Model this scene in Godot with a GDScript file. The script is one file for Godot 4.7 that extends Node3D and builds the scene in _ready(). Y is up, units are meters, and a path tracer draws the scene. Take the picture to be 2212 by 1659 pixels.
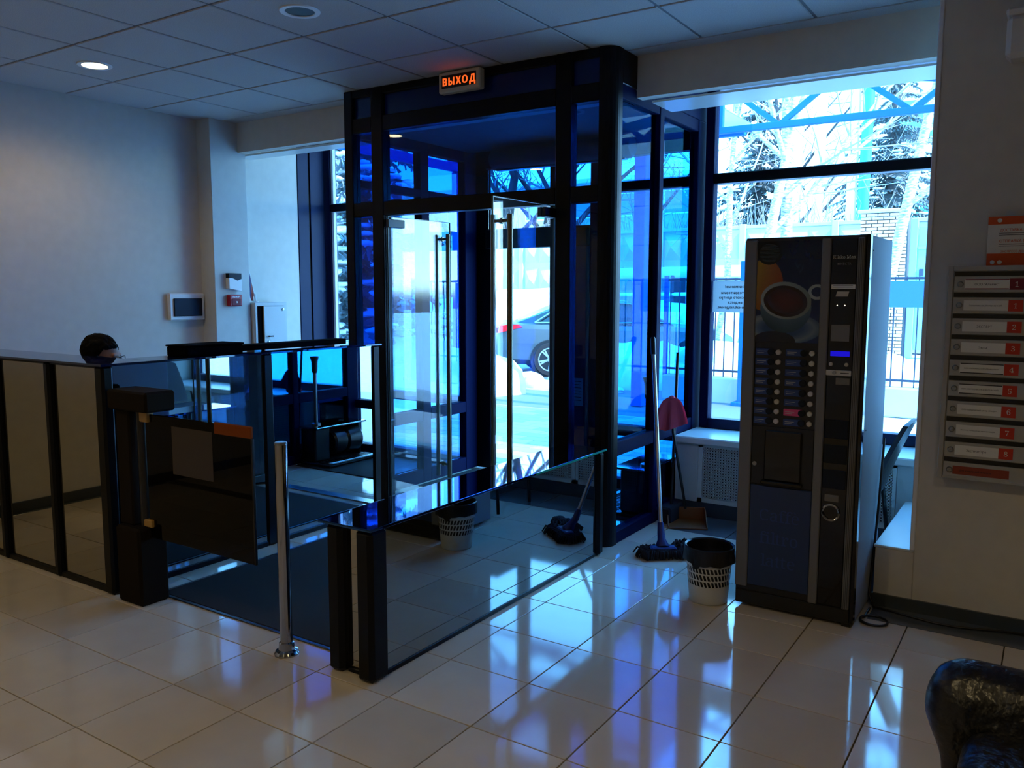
extends Node3D
# Office-building lobby: tinted-glass vestibule, mirror-film barriers, coffee machine, snowy yard outside.
# World: camera foot at the origin, x along the window wall, -z towards the street, metres.

var M := {}
var taken := {}
var worldly := {}
var rng := RandomNumberGenerator.new()
const CEIL := 2.892
const ZF := -5.71      # inner face of the window wall
const ZV := -4.32      # front face of the vestibule
const XR := -2.15      # right side of the vestibule
const XL := -4.24      # left side of the vestibule
const TILE := 0.38345

# ---------------------------------------------------------------- naming and tagging
func numbered(called: String) -> String:
	var n: int = taken.get(called, 0)
	taken[called] = n + 1
	return called if n == 0 else "%s_%03d" % [called, n]

func tag(o: Node, label: String, category := "", group := "", kind := "") -> Node:
	o.set_meta("label", label)
	if category != "": o.set_meta("category", category)
	if group != "": o.set_meta("group", group)
	if kind != "": o.set_meta("kind", kind)
	return o

# a thing whose parts are given in its own coordinates
func thing(called: String, label: String, category: String, at := Vector3.ZERO, turn := 0.0, group := "") -> Node3D:
	var o := Node3D.new()
	o.name = numbered(called)
	add_child(o)
	o.position = at
	o.rotation.y = turn
	tag(o, label, category, group)
	return o

# a thing whose parts are given in world coordinates
func wthing(called: String, label: String, category: String, at: Vector3, group := "") -> Node3D:
	var o := thing(called, label, category, at, 0.0, group)
	worldly[o] = true
	return o

func structure(called: String, label: String, at := Vector3.ZERO) -> Node3D:
	var o := Node3D.new()
	o.name = called
	add_child(o)
	o.position = at
	worldly[o] = true
	tag(o, label, "", "", "structure")
	return o

func put(called: String, mesh: Mesh, mat: Material, parent: Node = self) -> MeshInstance3D:
	var o := MeshInstance3D.new()
	o.mesh = mesh
	o.name = numbered(called) if parent == self else called
	if mat: o.material_override = mat
	parent.add_child(o, true)
	if worldly.has(parent): o.position = -parent.position
	return o

func obj(called: String, st: SurfaceTool, mat: Material, parent: Node = self) -> MeshInstance3D:
	return put(called, st.commit(), mat, parent)

# ---------------------------------------------------------------- materials
func srgb(r: float, g: float, b: float, a := 1.0) -> Color:
	return Color(r / 255.0, g / 255.0, b / 255.0, a)

func mat(called: String, c: Color, rough := 0.6, metal := 0.0, spec := 0.5) -> StandardMaterial3D:
	var s := StandardMaterial3D.new()
	s.resource_name = called
	s.albedo_color = c
	s.roughness = rough
	s.metallic = metal
	s.metallic_specular = spec
	M[called] = s
	return s

func glow(called: String, c: Color, energy: float) -> StandardMaterial3D:
	var s := mat(called, c, 0.5)
	s.emission_enabled = true
	s.emission = c
	s.emission_energy_multiplier = energy
	return s

func noise_tex(size: int, freq: float, a: Color, b: Color, seed_ := 1, oct := 4) -> NoiseTexture2D:
	var f := FastNoiseLite.new()
	f.seed = seed_
	f.frequency = freq
	f.fractal_octaves = oct
	f.noise_type = FastNoiseLite.TYPE_SIMPLEX_SMOOTH
	var g := Gradient.new()
	g.set_color(0, a)
	g.set_color(1, b)
	var t := NoiseTexture2D.new()
	t.width = size
	t.height = size
	t.seamless = true
	t.noise = f
	t.color_ramp = g
	return t

func grained(s: StandardMaterial3D, tex: Texture2D, per_metre: float) -> StandardMaterial3D:
	s.albedo_texture = tex
	s.uv1_triplanar = true
	s.uv1_world_triplanar = true
	s.uv1_scale = Vector3.ONE * per_metre
	return s

func tinted_glass(called: String, c: Color) -> StandardMaterial3D:
	var s := mat(called, c, 0.0)
	s.albedo_color.a = 0.0
	s.transparency = BaseMaterial3D.TRANSPARENCY_ALPHA
	s.refraction_enabled = true
	s.refraction_scale = 0.05
	return s

func pane_glass(called: String, c: Color, a: float) -> StandardMaterial3D:
	var s := mat(called, c, 0.0)
	s.albedo_color.a = a
	s.transparency = BaseMaterial3D.TRANSPARENCY_ALPHA
	return s

func materials() -> void:
	var grain := noise_tex(256, 0.02, Color(0.965, 0.965, 0.965), Color(1, 1, 1), 3)
	var speck := noise_tex(256, 0.25, Color(0.80, 0.80, 0.80), Color(1, 1, 1), 5, 2)
	grained(mat("wall_paint", srgb(214, 208, 196), 0.85), grain, 1.5)
	grained(mat("column_paint", srgb(206, 204, 196), 0.85), grain, 1.5)
	grained(mat("ceiling_panel", srgb(205, 205, 205), 0.95), speck, 3.0)
	mat("ceiling_grid", srgb(110, 112, 118), 0.7)
	for i in 3:
		var k: float = [1.0, 0.96, 1.03][i]
		grained(mat("floor_tile%d" % i, srgb(214 * k, 203 * k, 186 * k), 0.07, 0.0, 0.62), grain, 0.9)
	mat("grout", srgb(92, 86, 78), 0.9)
	mat("border_tile", srgb(84, 92, 102), 0.15)
	mat("skirting", srgb(60, 68, 76), 0.25)
	mat("frame_black", srgb(6, 8, 14), 0.38, 0.0, 0.3)
	mat("frame_navy", srgb(8, 18, 60), 0.36, 0.0, 0.35)
	mat("frame_matte", srgb(7, 16, 52), 0.6, 0.0, 0.15)
	mat("jamb_navy", srgb(14, 30, 66), 0.5, 0.0, 0.3)
	mat("spandrel", srgb(13, 33, 98), 0.12)
	mat("strip_white", srgb(232, 236, 240), 0.5)
	tinted_glass("blue_glass", Color(0.13, 0.45, 0.76))
	tinted_glass("side_glass", Color(0.13, 0.53, 0.82))
	M.side_glass.refraction_scale = 0.010
	tinted_glass("pale_glass", Color(0.26, 0.56, 0.84))
	pane_glass("clear_glass", srgb(170, 210, 220), 0.05)
	pane_glass("wing_glass", srgb(7, 6, 6), 0.90)
	M.wing_glass.metallic_specular = 0.22
	mat("mirror_film", srgb(164, 178, 184), 0.015, 1.0)
	mat("mirror_film_warm", srgb(166, 162, 150), 0.02, 1.0)
	mat("blue_mirror", srgb(56, 96, 156), 0.02, 1.0)
	mat("roof_grey", srgb(96, 98, 100), 0.7)
	mat("top_glass", srgb(8, 22, 62), 0.02, 0.0, 0.6)
	mat("glass_edge", srgb(30, 130, 110), 0.1)
	mat("leaf_edge", srgb(70, 96, 92), 0.2)
	mat("chrome", srgb(168, 170, 172), 0.08, 1.0)
	mat("steel", srgb(150, 152, 150), 0.28, 1.0)
	mat("bronze_steel", srgb(126, 122, 104), 0.3, 1.0)
	mat("black_plastic", srgb(12, 12, 14), 0.35)
	mat("black_gloss", srgb(8, 8, 10), 0.08)
	mat("dark_brown", srgb(26, 20, 14), 0.75, 0.0, 0.2)
	mat("brass_clamp", srgb(170, 132, 66), 0.5)
	mat("orange_strip", srgb(128, 62, 22), 0.7, 0.0, 0.2)
	mat("paper", srgb(226, 226, 220), 0.8)
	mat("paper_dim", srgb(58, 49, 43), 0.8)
	mat("sheer_paper", srgb(214, 226, 226), 0.8)
	M.sheer_paper.backlight_enabled = true
	M.sheer_paper.backlight = Color(0.8, 0.8, 0.8)
	mat("ink", srgb(40, 40, 44), 0.8)
	mat("mat_carpet", srgb(34, 34, 36), 0.95)
	M.mat_carpet.albedo_texture = noise_tex(256, 0.4, Color(0.6, 0.6, 0.6), Color(1, 1, 1), 9, 2)
	M.mat_carpet.uv1_triplanar = true
	M.mat_carpet.uv1_world_triplanar = true
	M.mat_carpet.uv1_scale = Vector3.ONE * 3.0
	mat("grey_metal", srgb(168, 166, 160), 0.45)
	mat("machine_side", srgb(150, 158, 164), 0.6, 0.0, 0.25)
	mat("machine_grey", srgb(110, 110, 110), 0.4, 0.3)
	mat("machine_blue", srgb(28, 48, 88), 0.3)
	mat("label_blue", srgb(36, 62, 120), 0.4)
	mat("label_pink", srgb(214, 70, 120), 0.5)
	mat("button_grey", srgb(190, 186, 178), 0.35)
	mat("white_plastic", srgb(226, 226, 222), 0.45)
	mat("cream_plastic", srgb(196, 186, 160), 0.5)
	mat("smoke_plastic", srgb(28, 34, 44), 0.4, 0.0, 0.25)
	mat("matte_black", srgb(8, 8, 10), 0.9, 0.0, 0.1)
	mat("red_plastic", srgb(168, 22, 34), 0.4)
	mat("red_paper", srgb(196, 52, 30), 0.7)
	mat("dark_red_paper", srgb(120, 26, 40), 0.7)
	mat("brown_paper", srgb(140, 58, 34), 0.7)
	mat("orange_paper", srgb(214, 84, 34), 0.7)
	mat("flag_white", srgb(238, 238, 238), 0.8)
	mat("flag_blue", srgb(24, 52, 140), 0.8)
	mat("flag_red", srgb(245, 84, 40), 0.8)
	M.flag_red.backlight_enabled = true
	M.flag_red.backlight = Color(0.9, 0.9, 0.9)
	M.flag_blue.backlight_enabled = true
	M.flag_blue.backlight = Color(0.9, 0.9, 0.9)
	mat("leather", srgb(14, 15, 20), 0.3)
	M.leather.normal_enabled = true
	var bump := noise_tex(256, 0.03, Color.BLACK, Color.WHITE, 17, 4)
	bump.as_normal_map = true
	bump.bump_strength = 6.0
	M.leather.normal_texture = bump
	M.leather.normal_scale = 0.5
	M.leather.uv1_triplanar = true
	M.leather.uv1_world_triplanar = true
	M.leather.uv1_scale = Vector3.ONE * 3.0
	mat("mop_blue", srgb(16, 36, 112), 0.5)
	mat("mop_fibre", srgb(20, 22, 34), 0.95)
	mat("alu", srgb(176, 180, 184), 0.35, 0.8)
	mat("dustpan_brown", srgb(120, 66, 26), 0.5)
	mat("pink_cloth", srgb(226, 96, 124), 0.9)
	mat("basket_white", srgb(198, 198, 192), 0.45)
	mat("bag_black", srgb(14, 15, 18), 0.3)
	mat("sill_white", srgb(216, 218, 214), 0.3)
	mat("panel_white", srgb(190, 194, 192), 0.5)
	mat("grille_white", srgb(206, 210, 206), 0.5)
	mat("skin", srgb(168, 116, 92), 0.55)
	M.skin.subsurf_scatter_enabled = true
	M.skin.subsurf_scatter_strength = 0.1
	mat("hair", srgb(14, 12, 11), 0.85, 0.0, 0.2)
	mat("navy_cloth", srgb(24, 28, 44), 0.9)
	glow("lamp_on", Color(1.0, 0.86, 0.62), 26.0)
	glow("sign_glow", Color(1.0, 0.40, 0.14), 1.0)
	glow("lcd_glow", Color(0.10, 0.06, 0.95), 0.55)
	glow("led_glow", Color(1.0, 0.95, 0.85), 1.6)
	# outdoors
	grained(mat("snow", srgb(238, 242, 246), 0.8), noise_tex(256, 0.03, Color(0.86, 0.88, 0.9), Color(1, 1, 1), 12), 0.7)
	grained(mat("asphalt", srgb(120, 126, 132), 0.8), noise_tex(256, 0.2, Color(0.7, 0.7, 0.7), Color(1, 1, 1), 13), 1.0)
	for i in 2:
		mat("paver%d" % i, [srgb(186, 184, 178), srgb(160, 160, 158)][i], 0.85)
	grained(mat("concrete", srgb(176, 178, 174), 0.85), grain, 0.6)
	mat("brick", srgb(186, 150, 128), 0.85)
	mat("gate_blue", srgb(120, 176, 190), 0.5)
	mat("truss_blue", srgb(18, 88, 172), 0.6, 0.0, 0.2)
	mat("fence_dark", srgb(30, 36, 54), 0.5)
	mat("board_blue", srgb(40, 96, 190), 0.5)
	mat("turquoise", srgb(20, 190, 180), 0.5)
	mat("pipe_white", srgb(222, 222, 220), 0.4)
	mat("birch_bark", srgb(226, 226, 222), 0.8)
	M.birch_bark.albedo_texture = noise_tex(128, 0.05, Color(0.25, 0.24, 0.24), Color(1.3, 1.3, 1.3), 21, 3)
	M.birch_bark.uv1_triplanar = true
	M.birch_bark.uv1_scale = Vector3(1.2, 4.0, 1.2)
	mat("twig", srgb(150, 140, 134), 0.9)
	mat("dark_bark", srgb(52, 48, 48), 0.9)
	mat("needles", srgb(130, 146, 150), 0.9)
	mat("needles_dark", srgb(126, 136, 134), 0.9)
	mat("building_white", srgb(220, 220, 216), 0.8)
	mat("building_glass", srgb(60, 130, 140), 0.1)
	mat("car_paint", srgb(40, 56, 60), 0.2, 0.0)
	M.car_paint.clearcoat_enabled = true
	M.car_paint.clearcoat = 1.0
	mat("car_glass", srgb(18, 26, 32), 0.04)
	mat("tyre", srgb(26, 26, 28), 0.8)
	mat("tail_red", srgb(190, 24, 36), 0.15)
	mat("canopy_blue", srgb(16, 120, 220), 0.3)
	M.canopy_blue.backlight_enabled = true
	M.canopy_blue.backlight = Color(0.9, 0.9, 0.9)

# ---------------------------------------------------------------- mesh helpers
func mb() -> SurfaceTool:
	var st := SurfaceTool.new()
	st.begin(Mesh.PRIMITIVE_TRIANGLES)
	return st

func tri(st: SurfaceTool, a: Vector3, b: Vector3, c: Vector3, n: Vector3) -> void:
	if (b - a).cross(c - a).dot(n) > 0.0:
		var t := b
		b = c
		c = t
	for p in [a, b, c]:
		st.set_normal(n)
		st.add_vertex(p)

func quad(st: SurfaceTool, a: Vector3, b: Vector3, c: Vector3, d: Vector3, n: Vector3) -> void:
	tri(st, a, b, c, n)
	tri(st, a, c, d, n)

# flat face with its own normal, turned away from a point inside
func face(st: SurfaceTool, pts: Array, inside: Vector3) -> void:
	var n: Vector3 = (pts[1] - pts[0]).cross(pts[2] - pts[0])
	if n.length() < 1e-12 and pts.size() > 3: n = (pts[2] - pts[0]).cross(pts[3] - pts[0])
	n = n.normalized()
	if n.dot(pts[0] - inside) < 0.0: n = -n
	for i in range(1, pts.size() - 1): tri(st, pts[0], pts[i], pts[i + 1], n)

# box given by centre and size, edges chamfered by r, turned by basis b
func bx(st: SurfaceTool, c: Vector3, s: Vector3, r := 0.0, b := Basis.IDENTITY) -> void:
	var h := s / 2.0
	r = minf(r, minf(h.x, minf(h.y, h.z)) * 0.95)
	for i in 3:
		var u := (i + 1) % 3
		var v := (i + 2) % 3
		for sg in [-1.0, 1.0]:
			var n := Vector3.ZERO
			n[i] = sg
			var ps := []
			for q in [[-1, -1], [1, -1], [1, 1], [-1, 1]]:
				var p := Vector3.ZERO
				p[i] = sg * h[i]
				p[u] = q[0] * (h[u] - r)
				p[v] = q[1] * (h[v] - r)
				ps.append(c + b * p)
			quad(st, ps[0], ps[1], ps[2], ps[3], b * n)
		if r <= 0.0: continue
		for su in [-1.0, 1.0]:
			for sv in [-1.0, 1.0]:
				var n := Vector3.ZERO
				n[u] = su
				n[v] = sv
				var ps := []
				for e in [[-1.0, true], [1.0, true], [1.0, false], [-1.0, false]]:
					var p := Vector3.ZERO
					p[i] = e[0] * (h[i] - r)
					p[u] = su * (h[u] if e[1] else h[u] - r)
					p[v] = sv * (h[v] - r if e[1] else h[v])
					ps.append(c + b * p)
				quad(st, ps[0], ps[1], ps[2], ps[3], (b * n).normalized())
	if r <= 0.0: return
	for sx in [-1.0, 1.0]:
		for sy in [-1.0, 1.0]:
			for sz in [-1.0, 1.0]:
				tri(st, c + b * Vector3(sx * h.x, sy * (h.y - r), sz * (h.z - r)), c + b * Vector3(sx * (h.x - r), sy * h.y, sz * (h.z - r)), c + b * Vector3(sx * (h.x - r), sy * (h.y - r), sz * h.z), (b * Vector3(sx, sy, sz)).normalized())

# box between two corners
func bb(st: SurfaceTool, a: Vector3, b: Vector3, r := 0.0) -> void:
	bx(st, (a + b) / 2.0, (b - a).abs(), r)

func boxed(a: Vector3, b: Vector3, r := 0.0) -> SurfaceTool:
	var st := mb()
	bb(st, a, b, r)
	return st

# bar of square section between two points
func bar(st: SurfaceTool, a: Vector3, b: Vector3, w: float, d: float, r := 0.0) -> void:
	var y := (b - a).normalized()
	var x := y.cross(Vector3.BACK if absf(y.z) < 0.9 else Vector3.RIGHT).normalized()
	bx(st, (a + b) / 2.0, Vector3(w, (b - a).length(), d), r, Basis(x, y, x.cross(y)))

func side_of(t: Vector3) -> Vector3:
	return t.cross(Vector3.UP if absf(t.y) < 0.9 else Vector3.RIGHT).normalized()

# round tube along points; radii is one number or one per point
func tube(st: SurfaceTool, pts: Array, radii, sides := 8, caps := true) -> void:
	var rings := []
	var side := Vector3.ZERO
	for i in pts.size():
		var t: Vector3 = (pts[mini(i + 1, pts.size() - 1)] - pts[maxi(i - 1, 0)]).normalized()
		side = side_of(t) if i == 0 else (side - t * side.dot(t)).normalized()
		var up := t.cross(side)
		var r: float = radii[i] if radii is Array else radii
		var ring := []
		for k in sides:
			var a := TAU * k / sides
			var n := side * cos(a) + up * sin(a)
			ring.append([pts[i] + n * r, n])
		rings.append([ring, t])
	for i in pts.size() - 1:
		for k in sides:
			var j := (k + 1) % sides
			var a = rings[i][0][k]
			var b = rings[i][0][j]
			var c = rings[i + 1][0][j]
			var d = rings[i + 1][0][k]
			smooth(st, [a, c, b])
			smooth(st, [a, d, c])
	if caps:
		for e in [0, pts.size() - 1]:
			var n: Vector3 = rings[e][1] * (-1.0 if e == 0 else 1.0)
			for k in range(1, sides - 1): tri(st, rings[e][0][0][0], rings[e][0][k][0], rings[e][0][k + 1][0], n)

# triangle with a normal per corner, wound to face along them
func smooth(st: SurfaceTool, pn: Array) -> void:
	var a: Vector3 = pn[0][0]
	var n: Vector3 = pn[0][1] + pn[1][1] + pn[2][1]
	if (pn[1][0] - a).cross(pn[2][0] - a).dot(n) > 0.0: pn = [pn[0], pn[2], pn[1]]
	for v in pn:
		st.set_normal(v[1])
		st.add_vertex(v[0])

# profile of (radius, height) turned about the y axis of xf
func lathe(st: SurfaceTool, prof: Array, sides := 24, xf := Transform3D.IDENTITY) -> void:
	for i in prof.size() - 1:
		var p: Vector2 = prof[i]
		var q: Vector2 = prof[i + 1]
		if p.is_equal_approx(q): continue
		var n2 := Vector2(q.y - p.y, p.x - q.x).normalized()
		for k in sides:
			var r := []
			for a in [TAU * k / sides, TAU * (k + 1) / sides]:
				var d := Vector3(cos(a), 0, sin(a))
				var n := (xf.basis * (d * n2.x + Vector3.UP * n2.y)).normalized()
				r.append([xf * (d * p.x + Vector3.UP * p.y), n])
				r.append([xf * (d * q.x + Vector3.UP * q.y), n])
			if p.x > 1e-5: smooth(st, [r[0], r[2], r[1]])
			if q.x > 1e-5: smooth(st, [r[1], r[2], r[3]])

# outline in the xy plane of xf, pulled along its z from 0 to depth
func prism(st: SurfaceTool, poly: PackedVector2Array, depth: float, xf := Transform3D.IDENTITY) -> void:
	var ids := Geometry2D.triangulate_polygon(poly)
	for z in [0.0, depth]:
		var n := xf.basis * Vector3(0, 0, -1.0 if z == 0.0 else 1.0)
		if depth < 0: n = -n
		for i in range(0, ids.size(), 3):
			tri(st, xf * Vector3(poly[ids[i]].x, poly[ids[i]].y, z), xf * Vector3(poly[ids[i + 1]].x, poly[ids[i + 1]].y, z), xf * Vector3(poly[ids[i + 2]].x, poly[ids[i + 2]].y, z), n.normalized())
	var cw := Geometry2D.is_polygon_clockwise(poly)
	for i in poly.size():
		var a := poly[i]
		var b := poly[(i + 1) % poly.size()]
		var d := (b - a).normalized()
		var n := xf.basis * (Vector3(-d.y, d.x, 0) if cw else Vector3(d.y, -d.x, 0))
		quad(st, xf * Vector3(a.x, a.y, 0), xf * Vector3(b.x, b.y, 0), xf * Vector3(b.x, b.y, depth), xf * Vector3(a.x, a.y, depth), n.normalized())

func turned(at: Vector3, x: Vector3, y: Vector3) -> Transform3D:
	return Transform3D(Basis(x, y, x.cross(y)), at)

# lumpy ball
func blob(st: SurfaceTool, c: Vector3, r: Vector3, lump := 0.12, seed_ := 1, nu := 12, nv := 8) -> void:
	var f := FastNoiseLite.new()
	f.seed = seed_
	f.frequency = 0.9
	var g := []
	for j in nv + 1:
		var row := []
		for i in nu:
			var a := TAU * i / nu
			var e := PI * (float(j) / nv - 0.5)
			var d := Vector3(cos(a) * cos(e), sin(e), sin(a) * cos(e))
			row.append([c + d * r * (1.0 + lump * 2.0 * f.get_noise_3dv(d * 1.6 + c * 0.7)), (d / r).normalized()])
		g.append(row)
	for j in nv:
		for i in nu:
			var k := (i + 1) % nu
			if j > 0: smooth(st, [g[j][i], g[j][k], g[j + 1][k]])
			if j < nv - 1: smooth(st, [g[j][i], g[j + 1][k], g[j + 1][i]])

# surface nets over a distance function in a box
func nets(st: SurfaceTool, lo: Vector3, hi: Vector3, cell: float, f: Callable) -> void:
	var n := Vector3i(((hi - lo) / cell).ceil()) + Vector3i.ONE
	var val := PackedFloat32Array()
	val.resize(n.x * n.y * n.z)
	var at := 0
	for z in n.z:
		for y in n.y:
			for x in n.x:
				val[at] = f.call(lo + Vector3(x, y, z) * cell)
				at += 1
	var sx := 1
	var sy := n.x
	var sz := n.x * n.y
	var vert := {}
	for z in n.z - 1:
		for y in n.y - 1:
			for x in n.x - 1:
				var o := x + y * sy + z * sz
				var first := val[o] < 0
				var mixed := false
				for k in range(1, 8):
					if (val[o + (k & 1) * sx + ((k >> 1) & 1) * sy + (k >> 2) * sz] < 0) != first:
						mixed = true
						break
				if not mixed: continue
				var sum := Vector3.ZERO
				var cnt := 0
				for k in 8:
					for ax in 3:
						if (k >> ax) & 1: continue
						var k2 := k | (1 << ax)
						var v0 := val[o + (k & 1) * sx + ((k >> 1) & 1) * sy + (k >> 2) * sz]
						var v1 := val[o + (k2 & 1) * sx + ((k2 >> 1) & 1) * sy + (k2 >> 2) * sz]
						if (v0 < 0) == (v1 < 0): continue
						var p := Vector3(k & 1, (k >> 1) & 1, k >> 2)
						p[ax] += v0 / (v0 - v1)
						sum += p
						cnt += 1
				var w := lo + (Vector3(x, y, z) + sum / cnt) * cell
				var e := cell * 0.5
				var nn := Vector3(f.call(w + Vector3(e, 0, 0)) - f.call(w - Vector3(e, 0, 0)), f.call(w + Vector3(0, e, 0)) - f.call(w - Vector3(0, e, 0)), f.call(w + Vector3(0, 0, e)) - f.call(w - Vector3(0, 0, e))).normalized()
				vert[o] = [w, nn]
	for o in vert:
		for ax in 3:
			var step: int = [sx, sy, sz][ax]
			var u: int = [sy, sz, sx][ax]
			var v: int = [sz, sx, sy][ax]
			if o + step >= val.size() or (val[o] < 0) == (val[o + step] < 0): continue
			if not (vert.has(o - u) and vert.has(o - v) and vert.has(o - u - v)): continue
			smooth(st, [vert[o], vert[o - u], vert[o - u - v]])
			smooth(st, [vert[o], vert[o - u - v], vert[o - v]])

func capsule(p: Vector3, a: Vector3, b: Vector3, ra: float, rb: float) -> float:
	var t := clampf((p - a).dot(b - a) / (b - a).length_squared(), 0.0, 1.0)
	return p.distance_to(a.lerp(b, t)) - lerpf(ra, rb, t)

func smin(a: float, b: float, k: float) -> float:
	var h := clampf(0.5 + 0.5 * (b - a) / k, 0.0, 1.0)
	return lerpf(b, a, h) - k * h * (1.0 - h)

func ell(p: Vector3, c: Vector3, r: Vector3) -> float:
	var q := (p - c) / r
	var l := q.length()
	return (l - 1.0) * minf(r.x, minf(r.y, r.z)) if l < 1e-4 else l * (l - 1.0) / (q / r).length()

# raised lettering, capital height h, centred at at
func words(said: String, h: float, at: Vector3, material: Material, parent: Node, turn := 0.0, depth := 0.0008, face_name := "Droid Sans", bold := false, called := "lettering") -> MeshInstance3D:
	var f := SystemFont.new()
	f.font_names = PackedStringArray([face_name])
	f.font_weight = 700 if bold else 400
	var t := TextMesh.new()
	t.text = said
	t.font = f
	t.font_size = 24
	t.pixel_size = h / (0.71 * 24)
	t.depth = depth
	t.curve_step = 4.0
	var o := put(called, t, material, parent)
	o.position += at
	o.rotation.y = turn
	return o

# ---------------------------------------------------------------- the room
func ready_camera_and_light() -> void:
	var cam := Camera3D.new()
	cam.name = "camera"
	add_child(cam)
	cam.basis = Basis.from_euler(Vector3(-0.111, 0.5807, 0.0012))
	cam.position = Vector3(0, 1.52, 0)
	cam.keep_aspect = Camera3D.KEEP_HEIGHT
	cam.fov = rad_to_deg(2.0 * atan(829.5 / 1791.5))
	cam.near = 0.05
	cam.far = 300.0
	var sun := DirectionalLight3D.new()
	sun.name = "sun"
	add_child(sun)
	sun.basis = Basis.looking_at(Vector3(-0.80, -0.60, -0.12))
	sun.light_color = Color(1.0, 1.0, 0.97)
	sun.light_energy = 2.7
	sun.light_angular_distance = 0.6
	sun.shadow_enabled = true
	var e := Environment.new()
	e.background_mode = Environment.BG_SKY
	var sky := ProceduralSkyMaterial.new()
	sky.sky_top_color = Color(0.30, 0.68, 0.98)
	sky.sky_horizon_color = Color(0.72, 0.93, 1.0)
	sky.sky_curve = 0.16
	sky.ground_bottom_color = Color(0.55, 0.65, 0.72)
	sky.ground_horizon_color = Color(0.66, 0.80, 0.9)
	sky.sky_energy_multiplier = 3.5
	sky.ground_energy_multiplier = 1.5
	sky.sun_angle_max = 1.0
	e.sky = Sky.new()
	e.sky.sky_material = sky
	e.tonemap_mode = Environment.TONE_MAPPER_LINEAR
	e.tonemap_exposure = 1.0
	e.sdfgi_enabled = true
	e.ssao_enabled = true
	e.ssil_enabled = true
	var w := WorldEnvironment.new()
	w.name = "environment"
	w.environment = e
	add_child(w)

# flat walls with thickness, given by two corners
func wall(called: String, label: String, a: Vector3, b: Vector3, m: Material) -> MeshInstance3D:
	var o := obj(called, boxed(a, b), m)
	tag(o, label, "", "", "structure")
	return o

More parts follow.
